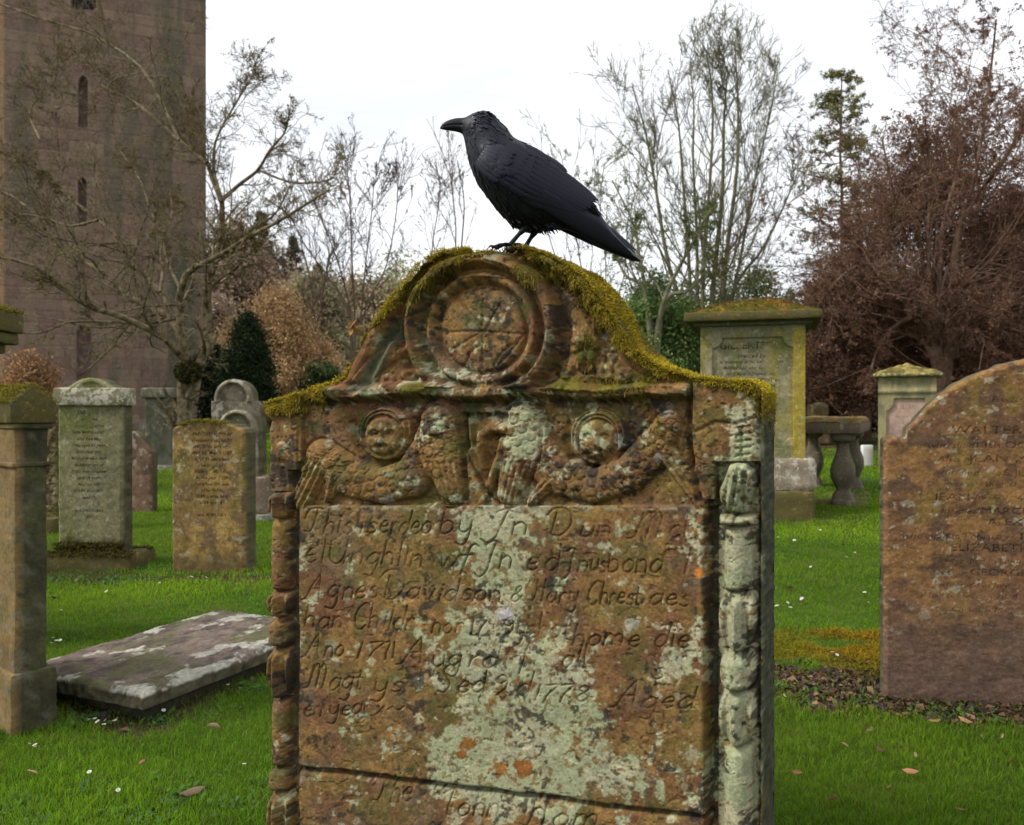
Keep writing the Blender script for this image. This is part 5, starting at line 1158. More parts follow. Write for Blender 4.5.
jy = np.abs(((Vt / rowh) % 1) - .5) * 2; jx = np.abs((((Xw / bw + off_ * 3)) % 1) - .5) * 2
joint = np.maximum(sstep(.86, .97, jy), sstep(.93, .985, jx)); C_w = C_w * np.array([.86, .85, .82]); C_w = C_w * (1 - .16 * joint[..., None]); hw_ -= .012 * joint; hw_ += (hs - .5) * .012
shw = Vt.shape
st_ = sstep(.5, .68, fbm(shw, (28, 120), 5, 701)); C_w = lerp(C_w, np.array([.085, .085, .06]), (st_ * .6) + .75 * np.exp(-((PXw - 172) / 22) ** 2) * sstep(.35, .6, fbm(shw, (10, 60), 4, 702)))
C_w = lerp(C_w, np.array([.34, .22, .12]), sstep(5, 3, PXw) * .8); C_w = C_w * (.8 + .4 * fbm(shw, 5, 3, 703)[..., None])
def lancet(cx, y0, y1, hwid, dep, tint, sur=None):
    global hw_, C_w
    yy = np.maximum(0, (y0 + hwid * 1.9) - PYw); hw2 = hwid * np.sqrt(np.clip(1 - (yy / (hwid * 1.9)) ** 2, 0, 1))
    ins = (np.abs(PXw - cx) < hw2) & (PYw > y0) & (PYw < y1); near_ = (np.abs(PXw - cx) < hw2 + 2.6) & (PYw > y0 - 3) & (PYw < y1 + 1) & ~ins
    if sur is not None: C_w = np.where(near_[..., None], C_w * .4 + np.array(sur) * .6, C_w)
    hw_ = np.where(ins, -dep, hw_); C_w = np.where(ins[..., None], np.array(tint) * (.85 + .3 * fbm(shw, 6, 3, 704)[..., None]), C_w)
lancet(83.5, 325, 386, 6.8, .28, (.17, .105, .10), (.16, .11, .10)); lancet(83, 76, 127, 4.6, .3, (.17, .11, .10), (.23, .16, .13)); lancet(82, 178, 226, 4.4, .3, (.15, .10, .09), (.22, .15, .12))
lancet(83, -70, 9, 12, .45, (.02, .022, .035), (.30, .2, .12))
M_wall = mat_vc('tower_sandstone', .35, 14, .5, .015, .93, .15, 3)
tower = empty('church_tower', (xr - Wt / 2 * cos(RT), YW - Wt / 2 * sin(RT), .3), RT); tag(tower, 'massive pinkish sandstone church tower with narrow pointed windows rising behind the bare tree', 'church tower')
rgw = np.zeros((nut - 1, nvt - 1), int); pcx = PXw[1:, 1:]; pcy = PYw[1:, 1:]; 
for i, (cx_, y0, y1, hh_) in enumerate(((83.5, 325, 386, 6.6), (83, 76, 127, 4.2), (82, 178, 226, 4.0), (83, -70, 9, 11.8))):
    rgw[(np.abs(pcx - cx_) < hh_) & (pcy > y0) & (pcy < y1)] = i + 1
hblock('wall', Ut, Vt - .3, hw_, 8.6, C_w, M_wall, tower, rgw, {0: 'wall', 1: 'blind_window', 2: 'window', 3: 'window', 4: 'window'}, rings=40, side_noise=.0, seed=5)
V_, F_ = rough_box(-Wt / 2 - .9, -Wt / 2 + .9, -.5, .6, -1, 19, 51, .006, .03, .6); mesh('buttress', V_, F_, mat_stone('buttress_stone', (.30, .2, .13), (.22, .15, .12), (.3, .26, .2), .3, scale=.3), tower)
V_, F_ = rough_box(-Wt / 2 - .1, Wt / 2 + .1, -.12, 8.7, -1, .55, 52, .006, .03, .6); mesh('base_course', V_, F_, mat_stone('plinth_stone', (.2, .14, .12), (.15, .11, .1), (.25, .22, .2), .3, scale=.3), tower)
# ---- the big bare tree on the left
YTr = 13.0
def L(pts, r0, r1, dy=0.0, wob=.0, Y=YTr):
    n = len(pts); return ([P(x, y, Y + dy * i / max(1, n - 1)) for i, (x, y) in enumerate(pts)], r0 * Y / F, r1 * Y / F)
limbs = [L([(187, 478), (186, 450), (185, 410), (184, 380), (186, 350)], 13, 9),
 L([(192, 400), (197, 372), (207, 345), (208, 318), (207, 292), (215, 262), (222, 237), (222, 200)], 9, 4.2, .3),
 L([(186, 362), (172, 345), (158, 334), (120, 316), (88, 306), (64, 288), (32, 265), (-8, 256)], 6, 1.8, -1.8),
 L([(185, 352), (173, 320), (144, 305), (115, 287), (93, 265), (67, 255), (48, 233), (26, 205), (-20, 180)], 6.4, 1.8, 1.4),
 L([(184, 350), (177, 320), (160, 292), (141, 271), (128, 247), (98, 220), (67, 196), (30, 165), (-5, 148)], 5.2, 1.6, 2.2),
 L([(186, 356), (182, 330), (179, 305), (181, 290), (188, 272), (205, 262), (222, 254), (250, 236), (285, 218), (312, 200), (330, 190)], 6.4, 1.4, -1.2),
 L([(222, 254), (238, 240), (256, 226), (275, 214), (290, 186)], 3.2, 1, -.8),
 L([(178, 318), (150, 323), (110, 322), (70, 322), (40, 333), (2, 332)], 2.2, 1, -1.0),
 L([(222, 202), (212, 178), (207, 163), (190, 148), (179, 138), (190, 118), (194, 98)], 3.6, 1.4, .8),
 L([(207, 163), (179, 140), (148, 113), (128, 98), (105, 88), (85, 62), (70, 46)], 3, 1.2, 1.6),
 L([(179, 140), (150, 80), (130, 58), (110, 45), (90, 33), (45, 20), (-5, 2)], 2.2, 1.6, 1.2),
 L([(222, 200), (240, 184), (258, 170), (270, 150), (285, 132), (290, 108)], 3, 1.1, -.6),
 L([(258, 170), (290, 182), (320, 182), (334, 178)], 1.8, .8, -.9),
 L([(222, 200), (214, 170), (216, 140), (232, 110), (250, 80), (262, 60)], 2.4, .9, .6),
 L([(181, 290), (168, 262), (160, 230), (150, 210), (140, 180), (120, 150)], 2.6, 1, 2.0),
 L([(160, 292), (163, 270), (161, 245), (172, 215), (170, 190)], 2.8, 1, .8),
 L([(98, 220), (70, 226), (50, 220), (22, 214), (-6, 222)], 2, .9, 1.2),
 L([(40, 140), (30, 110), (55, 80), (58, 50)], 1.4, .8, 1.0),
 L([(-20, 145), (10, 155), (35, 168), (66, 196)], 1.6, 2.0, .8),
 L([(216, 262), (230, 252), (238, 242), (252, 238)], 2.4, 1.4, -.8)]
lv = [dict(nch=16, t0=.15, t1=.95, lr=.42, ang=.95, up=.03, wan=.2, K=8, rr=.5, tip=.3), dict(nch=7.5, t0=.1, t1=1, lr=.5, ang=.8, up=.02, wan=.26, K=6, rr=.6, tip=.35), dict(nch=5.2, t0=.1, t1=1, lr=.52, ang=.8, up=.0, wan=.25, K=5, rr=.65, tip=.4), dict(nch=2.0, t0=.2, t1=1, lr=.55, ang=.8, up=0, wan=.2, K=4, rr=.7, tip=.5)]
limbs = [(p, a * .70, b * .6) for p, a, b in limbs]
bt = build_tree('bare_tree', 'gnarled bare grey-barked tree with spreading limbs in front of the church tower', 'tree', limbs, lv, M_bark, 5, leaves=(30000, .0105, [(.38, .27, .06), (.30, .20, .05), (.28, .27, .06), (.22, .13, .05)], 0))
# mossy burr on the fork
r = np.random.RandomState(3); n = 2600; d = r.normal(size=(n, 3)); d /= np.linalg.norm(d, axis=1, keepdims=True); c = d * np.array([.19, .16, .16]) * r.uniform(.75, 1.1, (n, 1)); c += P(188, 372, 12.85) - P(187, 478, YTr)
V_, F_, C_ = leaf_quads(c, .03, [(.045, .05, .015), (.09, .08, .02), (.03, .03, .015)], r); mesh('mossy_burr', V_, [F_], M_leaf, bt, C_, smooth=False)
# ---- multi-stemmed tree, right of centre
def fan(name, label, base, stems, Y, lev, bark, seed, leaves=None, group=None, dy=.0, cat='tree', r0=4, r1=1):
    rr_ = np.random.RandomState(seed)
    lm = [L(st_, r0 * rr_.uniform(.7, 1.2), r1, rr_.uniform(-1.5, 1.5) + dy, Y=Y) for st_ in stems]
    b = P(base[0], base[1], Y); b[2] = min(b[2], float(gz(Y))); lm = [([b + np.array([0, 0, 0]), *p], a, c) for p, a, c in lm]
    return build_tree(name, label, cat, lm, lev, bark, seed, group, leaves, base=b)
lv2 = [dict(nch=14, t0=.18, t1=1, lr=.36, ang=.66, up=.10, wan=.12, K=8, rr=.5, tip=.3, tdec=.55), dict(nch=7, t0=.1, t1=1, lr=.5, ang=.55, up=.07, wan=.16, K=6, rr=.6, tip=.4), dict(nch=5, t0=.1, t1=1, lr=.6, ang=.5, up=.06, wan=.14, K=5, rr=.7, tip=.3), dict(nch=2.2, t0=.1, t1=1, lr=.7, ang=.45, up=.04, wan=.16, K=4, rr=.8, tip=.5)]
fan('bare_tree', 'tall bare tree with many upright greenish stems fanning out, behind the square tomb', (706, 442),
    [[(694, 330), (688, 250), (683, 180), (678, 120), (668, 70)], [(702, 330), (705, 250), (712, 150), (712, 90), (706, 50)], [(720, 330), (727, 250), (737, 170), (738, 100), (735, 48)], [(726, 330), (742, 250), (757, 170), (770, 115), (778, 70)],
     [(690, 335), (668, 262), (656, 190), (645, 130), (632, 85)], [(712, 300), (722, 200), (724, 120), (728, 70)], [(730, 300), (762, 250), (782, 210), (800, 168)], [(698, 320), (697, 240), (693, 160), (694, 110), (690, 66)]], 22, lv2, M_bark_g, 33,
    leaves=(3500, .018, [(.14, .15, .04), (.10, .11, .035), (.18, .14, .06)], 0), r0=2.9, r1=.5)
fan('bare_tree', 'leaning mossy tree with a crooked forked stem, just right of the big headstone', (655, 440), [[(655, 350), (664, 300), (682, 262), (694, 240), (712, 205)], [(652, 345), (648, 300), (640, 262), (634, 225), (612, 180)], [(662, 310), (690, 290), (715, 262)], [(646, 300), (625, 275), (612, 245)]], 18,
    [dict(nch=9, t0=.2, t1=1, lr=.4, ang=.8, up=.05, wan=.22, K=7, rr=.5, tip=.3), dict(nch=6, t0=.1, t1=1, lr=.5, ang=.8, up=.03, wan=.25, K=5, rr=.6, tip=.4), dict(nch=4, t0=.1, t1=1, lr=.5, ang=.8, up=.03, wan=.2, K=4, rr=.7, tip=.5)], M_bark_g, 13, leaves=(9000, .026, [(.16, .20, .05), (.11, .14, .04), (.08, .11, .03)], 0), r0=2.9, r1=.7)
# thin wispy trees on the skyline
lvw = [dict(nch=10, t0=.2, t1=1, lr=.33, ang=.5, up=.07, wan=.14, K=7, rr=.55, tip=.4), dict(nch=5, t0=.1, t1=1, lr=.5, ang=.55, up=.05, wan=.18, K=5, rr=.65, tip=.5), dict(nch=2.6, t0=.1, t1=1, lr=.5, ang=.6, up=.03, wan=.2, K=4, rr=.7, tip=.5)]
wl = [(.07, .065, .04), (.10, .09, .05), (.05, .06, .03)]
for (nm, lb, bx_, stems, Y_, sd, nlv) in (
  ('bare_tree', 'thin spreading bare tree on the skyline, left of the mossy headstone top', (350, 440), [[(352, 330), (340, 270), (322, 220), (305, 180)], [(355, 330), (352, 260), (350, 200), (346, 160)], [(360, 330), (366, 260), (372, 210), (374, 178)], [(350, 320), (330, 280), (305, 245), (290, 215)], [(362, 320), (385, 270), (396, 215), (398, 175)]], 30, 21, 3800),
  ('bare_tree', 'wispy young tree on the skyline behind the crow\'s tail', (590, 440), [[(600, 330), (606, 270), (600, 210), (604, 165)], [(590, 330), (580, 260), (570, 200), (560, 150)], [(610, 330), (625, 270), (628, 220), (640, 180)], [(585, 330), (560, 270), (545, 220), (536, 165)]], 32, 22, 2400),
  ('bare_tree', 'thin wispy stem on the skyline directly under the crow\'s beak', (446, 440), [[(450, 330), (456, 240), (452, 190), (448, 150)], [(455, 330), (462, 240), (464, 200), (457, 160)], [(445, 330), (432, 260), (438, 210), (440, 180)]], 34, 23, 900),
  ('bare_tree', 'small twiggy tree on the skyline behind the orange-brown bush', (310, 440), [[(312, 330), (310, 280), (300, 240)], [(318, 330), (325, 280), (332, 250)], [(300, 330), (290, 290), (280, 262)]], 36, 24, 2200)):
    fan(nm, lb, bx_, stems, Y_, lvw, M_bark_t if sd != 22 else M_bark_g, sd, leaves=(nlv, .03, wl, 0), r0=1.1, r1=.4)
# ---- larch like conifer and the copper tree
def conifer(name, label, px, top, bot, Y, wpx, cols, seed, n_=60, leafn=14000, droop=-.12, size=.035, bark=None, group=None, lexp=.85):
    r = np.random.RandomState(seed); base = P(px, 440, Y); base[2] = float(gz(Y)); topz = P(px, top, Y)[2]; H_ = topz - base[2]
    root = empty(name, tuple(base)); tag(root, label, 'tree', group)
    tr = np.array([[[0, 0, H_ * t] for t in np.linspace(0, 1, 10)]]) + r.normal(0, .02, (1, 10, 3)); v, f = tubes(tr, np.linspace(.075, .012, 10)[None] * H_ / 8, 8); mesh('trunk', v, [f], bark or M_bark_t, root)
    z0 = (P(px, bot, Y)[2] - base[2]); zs = z0 + (H_ - z0) * r.uniform(0, 1, n_) ** .9; az = r.uniform(0, 2 * pi, n_)
    Lb = wpx * Y / F * (1 - (zs - z0) / (H_ - z0 + .01)) ** lexp * r.uniform(.6, 1.15, n_) + .15
    K = 7; B_ = np.zeros((n_, K, 3)); 
    for k in range(K):
        t = k / (K - 1); B_[:, k, 0] = np.cos(az) * Lb * t; B_[:, k, 1] = np.sin(az) * Lb * t; B_[:, k, 2] = zs + Lb * (droop * t * 1.6 + .16 * t * t)
    B_[:, 1:] += r.normal(0, .03, (n_, K - 1, 3)) * H_ / 8
    Rb = np.linspace(.018, .005, K)[None] * np.ones((n_, 1)) * H_ / 8
    c2, r2 = grow(B_, Rb, 9, .15, 1, .32, .9, -.02, .12, 5, r, .6, .4); c3, r3 = grow(c2, r2, 4, .1, 1, .5, .8, -.02, .15, 4, r, .7, .5)
    Vs, Fs, o = [], [], 0
    for pp, rr_ in ((B_, Rb), (c2, r2), (c3, r3)):
        v, f = tubes(pp, np.maximum(rr_, .003), 3); Vs.append(v); Fs.append(f + o); o += len(v)
    mesh('branches', np.vstack(Vs), [np.vstack(Fs)], bark or M_bark_t, root)
    allp = np.concatenate([c2.reshape(-1, 3), c3.reshape(-1, 3)]); c = allp[r.randint(0, len(allp), leafn)] + r.normal(0, size * .9, (leafn, 3))
    V, Fq, C_ = leaf_quads(c, size, cols, r); mesh('needles', V, [Fq], M_leaf, root, C_, smooth=False)
    return root
conifer('larch_tree', 'thin open greenish-brown conifer with level branches beside the copper tree', 841, 72, 330, 21, 56, [(.22, .26, .08), (.17, .20, .07), (.26, .18, .09)], 61, 100, 26000, -.03, .03, None, None, .45)
YC = 17.5
lvc = [dict(nch=12, t0=.15, t1=1, lr=.42, ang=.8, up=.02, wan=.2, K=8, rr=.5, tip=.3, tdec=.3), dict(nch=8, t0=.1, t1=1, lr=.5, ang=.85, up=-.01, wan=.25, K=6, rr=.6, tip=.4), dict(nch=5.5, t0=.1, t1=1, lr=.5, ang=.85, up=-.01, wan=.25, K=5, rr=.65, tip=.45), dict(nch=1.6, t0=.1, t1=1, lr=.5, ang=.8, up=0, wan=.2, K=4, rr=.7, tip=.5)]
copper = [(.23, .10, .06), (.17, .075, .05), (.27, .15, .09), (.12, .06, .04), (.20, .15, .10)]
cst = [[(945, 380), (950, 300), (955, 240), (972, 190), (983, 130), (992, 60), (996, 20)], [(940, 360), (925, 290), (905, 240), (893, 190), (882, 140)], [(948, 330), (975, 280), (1005, 240), (1040, 200)], [(935, 350), (900, 300), (870, 265), (846, 235)], [(938, 340), (928, 260), (930, 190), (925, 120)],
       [(955, 340), (1000, 310), (1040, 290), (1080, 280)], [(930, 350), (890, 330), (850, 312), (815, 300)], [(955, 250), (975, 200), (1010, 150), (1030, 100)], [(938, 330), (895, 280), (865, 300), (835, 330), (815, 365)], [(925, 290), (880, 262), (850, 270), (822, 300), (802, 345)], [(948, 350), (975, 330), (985, 345), (1000, 375)], [(930, 330), (905, 320), (880, 345), (868, 380)], [(940, 250), (960, 160), (955, 100)]]
rsc = np.random.RandomState(44)
lmc = [([*(P(x, y, YC + (rsc.uniform(-2.2, 2.2)) * i / len(s_)) for i, (x, y) in enumerate(s_))], rsc.uniform(2.6, 4.4) * YC / F, .8 * YC / F) for s_ in cst]
bc = P(945, 446, YC); bc[2] = float(gz(YC)); lmc = [([bc, *p], a, b) for p, a, b in lmc]
build_tree('copper_tree', 'broad twiggy copper-brown tree drooping to the ground on the right, behind the tombs', 'tree', lmc, lvc, M_bark_p, 45, leaves=(120000, .022, copper, 0), base=bc)
lvc2 = lvc[:3]
cs2 = [[(1090, 330), (1080, 250), (1060, 190), (1040, 140)], [(1100, 330), (1100, 240), (1090, 150), (1070, 90)], [(1090, 330), (1050, 300), (1010, 280), (985, 262)], [(1090, 340), (1040, 330), (1005, 320)]]
b2 = P(1100, 446, 19.0); b2[2] = float(gz(19)); build_tree('copper_tree', 'second copper-brown tree whose crown enters at the right edge', 'tree', [([b2, *[P(x, y, 19 + i * .3) for i, (x, y) in enumerate(s_)]], .13, .02) for s_ in cs2], lvc2, M_bark_p, 46, leaves=(16000, .04, copper, 0), base=b2)
# ---- evergreen and bushes
LATE = [('copper_tree', 'dense rounded russet tree mass filling the space behind the pink panelled pedestal', 940, 118, 442, 100, 19.5, 140000, .034, copper, 171, 'ell', .2, .6, 150, M_bark_p, None, 'leaves'),
        ('copper_tree', 'russet thicket tree filling the right edge above the rounded gravestone', 1015, 175, 442, 70, 21, 70000, .038, copper, 172, 'ell', .2, .7, 110, M_bark_p, None, 'leaves'),
        ('copper_tree', 'low drooping russet tree directly right of the tall square tomb', 842, 262, 442, 48, 18.5, 60000, .032, copper, 173, 'ell', .2, .7, 90, M_bark_p, None, 'leaves')]
yew = [(.012, .022, .010), (.018, .032, .012), (.030, .048, .018), (.008, .014, .008)]
def at(px, py, Y, zb=None): p = P(px, py, Y); return p
def bush(name, label, cat, pxc, pyt, pyb, hwpx, Y, n, size, cols, seed, shape='ell', up=.2, depth=1.0, nclump=60, bark=None, group=None, leafname='foliage'):
    k = Y / F; zt_, zb_ = EYE + (CY - pyt) * k, EYE + (CY - pyb) * k; cz = (zt_ + zb_) / 2
    base = ((pxc - CX) * k, Y, min(zb_, float(gz(Y)))); return foliage_mass(name, label, cat, base, (base[0], Y, cz), (hwpx * k, hwpx * k * depth, (zt_ - zb_) / 2), n, size, cols, seed, nclump, up, group, bark, shape, leafname=leafname)
for a_ in LATE: bush(a_[0], a_[1], 'tree', *a_[2:])
bush('yew_tree', 'dense dark columnar yew beside the arched gravestones', 'tree', 248, 316, 440, 21, 15, 60000, .03, [(.02, .034, .014), (.03, .05, .018), (.05, .075, .025), (.014, .022, .012)], 71, 'flame', .9, 1, 320)
bush('yew_tree', 'narrow darker yew squeezed between the bare tree trunk and the other yew', 'tree', 214, 340, 440, 14, 17, 20000, .035, yew[:2] + yew[3:], 72, 'flame', .9, 1, 90)
bush('beech_bush', 'rounded orange-brown leafy bush behind the yews', 'bush', 278, 290, 440, 56, 21, 70000, .036, [(.46, .29, .14), (.38, .24, .12), (.52, .34, .17), (.34, .22, .12)], 73, 'flame', .5, .8, 170, M_bark_t, leafname='leaves')
bush('evergreen_bush', 'low dark green bush at the foot of the orange-brown one', 'bush', 326, 362, 440, 26, 20, 16000, .04, [(.05, .07, .025), (.03, .05, .02), (.09, .11, .03)], 74)
bush('evergreen_bush', 'dark ivy-green bush behind the right shoulder of the big headstone', 'bush', 652, 280, 440, 56, 19, 60000, .042, [(.11, .19, .05), (.07, .13, .04), (.16, .24, .07), (.22, .28, .09)], 75, nclump=120, leafname='leaves')
bush('evergreen_bush', 'tall ivy-covered bush directly behind the square tomb', 'bush', 728, 262, 440, 66, 24, 42000, .05, [(.16, .21, .07), (.11, .15, .05), (.24, .26, .09)], 76, nclump=110, leafname='leaves')
# beech hedge twigs at left
bush('beech_bush', 'orange-brown beech bush at the left edge between the dark pillar stones and the tower', 'bush', 30, 352, 470, 36, 11, 10000, .028, [(.32, .17, .08), (.4, .24, .12), (.24, .13, .07)], 77, up=.6, nclump=70, bark=M_bark_t, leafname='leaves')
# brown leafless woods behind, each tree its own
brw = [(.38, .27, .20), (.30, .22, .165), (.44, .32, .23), (.26, .22, .15)]
for i, (x, yt, hw, Y, cl, lb) in enumerate((
  (226, 226, 54, 44, brw, 'dull brown leafless tree rising directly right of the tower'), (272, 252, 50, 46, brw, 'brown leafless tree behind the two yews'), (314, 276, 46, 42, [(.33, .33, .18), (.36, .28, .19)], 'olive brown thicket tree left of the big headstone'),
  (358, 268, 48, 48, [(.36, .33, .19), (.32, .27, .16), (.38, .27, .19)], 'olive twiggy tree behind the left curve of the big headstone'), (400, 262, 46, 50, [(.32, .34, .16), (.36, .32, .19)], 'greenish brown tree directly left of the headstone crown'), (205, 300, 40, 36, brw, 'reddish brown thicket tree at the foot of the tower'),
  (600, 300, 40, 46, [(.20, .25, .10), (.26, .25, .12)], 'green-brown bushy tree behind the right curve of the big headstone'), (820, 352, 46, 26, [(.10, .055, .045), (.08, .06, .04)], 'copper brown thicket right of the square tomb'))):
    bush('leafless_tree', lb, 'tree', x, yt, 446, hw, Y, 36000, .12 if Y > 30 else .06, cl, 80 + i, 'ell', .3, .8, 130, M_bark_t, 'brown trees of the wood behind', 'twigs')
for i, (x, yt, w_, Y, lb) in enumerate(((262, 214, 24, 52, 'dark pine standing above the brown trees right of the tower'), (292, 240, 20, 52, 'smaller dark conifer just right of the dark pine'), (316, 266, 18, 54, 'smallest of the dark conifers left of the big headstone'), (1012, 196, 60, 24, 'big dark evergreen behind the copper tree at the right edge'))):
    conifer('conifer_tree', lb, x, yt, 340, Y, w_, [(.03, .045, .022), (.045, .065, .028), (.06, .075, .035)], 90 + i, 70, 26000, -.03, .07 if Y > 30 else .055, M_bark_d)
# far wood, one mass
def far_wood():
    r = np.random.RandomState(99); n = 170000; th_ = r.uniform(-.95, .95, n); Y = r.uniform(52, 64, n); px = CX + th_ * F
    topn = np.interp(px, [-300, 200, 260, 330, 400, 470, 560, 620, 700, 800, 900, 1024, 1300], [250, 250, 290, 318, 312, 330, 332, 318, 310, 300, 290, 280, 260])
    nn = np.interp(px, np.linspace(-320, 1350, 180), r.normal(0, 7, 180)); top_z = EYE + (CY - (topn + nn)) / F * Y
    z = .3 + (top_z - .3) * r.uniform(0, 1, n) ** .75; c = np.c_[th_ * Y, Y, z]
    tn = np.interp(px, np.linspace(-320, 1350, 90), r.uniform(0, 1, 90)); t2 = (np.sin(c[:, 0] * 1.3 + np.sin(z * 1.7) * 1.5) * .5 + .5)
    C_ = lerp(np.array([.11, .085, .055]), np.array([.075, .085, .04]), np.clip(tn * .6 + t2 * .5, 0, 1)) * r.uniform(.5, 1.5, (n, 1))
    V, Fq, Cc = leaf_quads(c, .17, None, r, .3, C_); tag(mesh('woodland', V, [Fq], M_leaf, None, Cc, smooth=False), 'far belt of brown and green winter woodland closing the view', 'woodland', kind='stuff')
far_wood()
def hedge():
    r = np.random.RandomState(98); n = 60000; x = r.uniform(2, 20, n); y = r.uniform(27, 29, n) ; z = .35 + r.uniform(0, 1, n) ** .8 * (2.2 + .3 * np.sin(x * 2.1) + .3 * np.sin(x * 5.3))
    V, Fq, Cc = leaf_quads(np.c_[x, y, z], .07, [(.05, .035, .028), (.035, .03, .02), (.04, .045, .02)], r, .2); tag(mesh('undergrowth', V, [Fq], M_leaf, None, Cc, smooth=False), 'dark tangled undergrowth beneath the trees behind the tombs', 'undergrowth', kind='stuff')
hedge()
# ================================================================ ground
def gmask(x, y):
    """returns litter, mossy ground weights at world x,y"""
    n1 = 2.2 * (np.sin(x * 5.1 + np.sin(y * 3.7) * 1.3) * .4 + np.sin(y * 9.3 + x * 3.1) * .2 + np.sin(x * 23 + np.sin(y * 19) * 2) * .25 + np.sin(y * 41 + np.sin(x * 37) * 2) * .25)
    lit = sstep(.9, 1.05, x + n1 * .06) * sstep(2.86, 3.02, y + n1 * .07 - .02 * x) * sstep(3.68, 3.5, y + n1 * .1 + np.maximum(0, x - 1.5) * .4)
    mos = sstep(.95, 1.1, x) * sstep(1.95, 1.7, x) * sstep(3.40, 3.66, y + n1 * .09) * sstep(4.2, 3.95, y + n1 * .09) * sstep(-.9, .1, np.sin(x * 13 + np.sin(y * 11) * 2) + np.sin(y * 19 + x * 5) * .8 + n1 * .2)
    # beside the slab
    d, _ = seg_dist(x, y, (-1.75, 3.2), (-1.24, 2.88)); lit2 = sstep(.13, .03, d + n1 * .03) * .9
    d, _ = seg_dist(x, y, (-1.24, 2.88), (-.9, 3.62)); lit2 = np.maximum(lit2, sstep(.10, .02, d + n1 * .03) * .8)
    d, _ = seg_dist(x, y, (-2.6, 5.35), (-1.6, 5.35)); lit2 = np.maximum(lit2, sstep(.2, .04, d + n1 * .05) * .85)
    d, _ = seg_dist(x, y, (-3.1, 5.45), (-2.4, 5.5)); lit2 = np.maximum(lit2, sstep(.2, .04, d + n1 * .05) * .7)
    d, _ = seg_dist(x, y, (2.0, 8.4), (3.3, 8.3)); lit2 = np.maximum(lit2, sstep(.2, .04, d + n1 * .05) * .5)
    und = sstep(14.8, 17, y + n1 * .6) * sstep(2.5, 4, x)
    return np.maximum(lit, lit2), mos, und
def gheight(x, y):
    l, m, u = gmask(x, y)
    return gz(y) + .012 * np.sin(x * 1.7 + y * .9) + .008 * np.sin(x * 4.3 - y * 3.1) - .012 * l + .012 * m
gxs = np.concatenate([-np.geomspace(400, 8, 22), np.linspace(-7.9, 7.9, 400), np.geomspace(8, 400, 22)]); gys = np.concatenate([[-300, -60, -12, -4, 0], np.linspace(.6, 8, 280), np.linspace(8.05, 26, 160)[1:], np.geomspace(27, 600, 20)])
GX, GY = np.meshgrid(gxs, gys, indexing='ij'); GZ_ = gheight(GX, GY) + .006 * (fbm(GX.shape, 5, 2, 801) - .5)
GL, GM, GU = gmask(GX, GY)
patch = fbm(GX.shape, (24, 20), 4, 802); fine = fbm(GX.shape, 4, 3, 803)
CG = lerp(np.array([.035, .065, .008]), np.array([.055, .085, .010]), sstep(.4, .6, patch)); CG = lerp(CG, np.array([.05, .035, .018]), sstep(.6, .75, fine) * .5)
CG = lerp(CG, np.array([.045, .028, .018]), GL); CG = lerp(CG, np.array([.16, .11, .015]), GM); CG = lerp(CG, np.array([.05, .035, .02]), GU * .9) * (.6 + .8 * fine[..., None])
i = np.arange(GX.size).reshape(GX.shape); q = np.stack([i[:-1, :-1], i[1:, :-1], i[1:, 1:], i[:-1, 1:]], -1).reshape(-1, 4)
M_gr = mat_vc('soil_and_turf', .5, 70, .9, .012, .97, .08, 9)
o = mesh('ground', np.stack([GX, GY, GZ_], -1).reshape(-1, 3), [q], M_gr, None, CG.reshape(-1, 3)); tag(o, kind='structure')
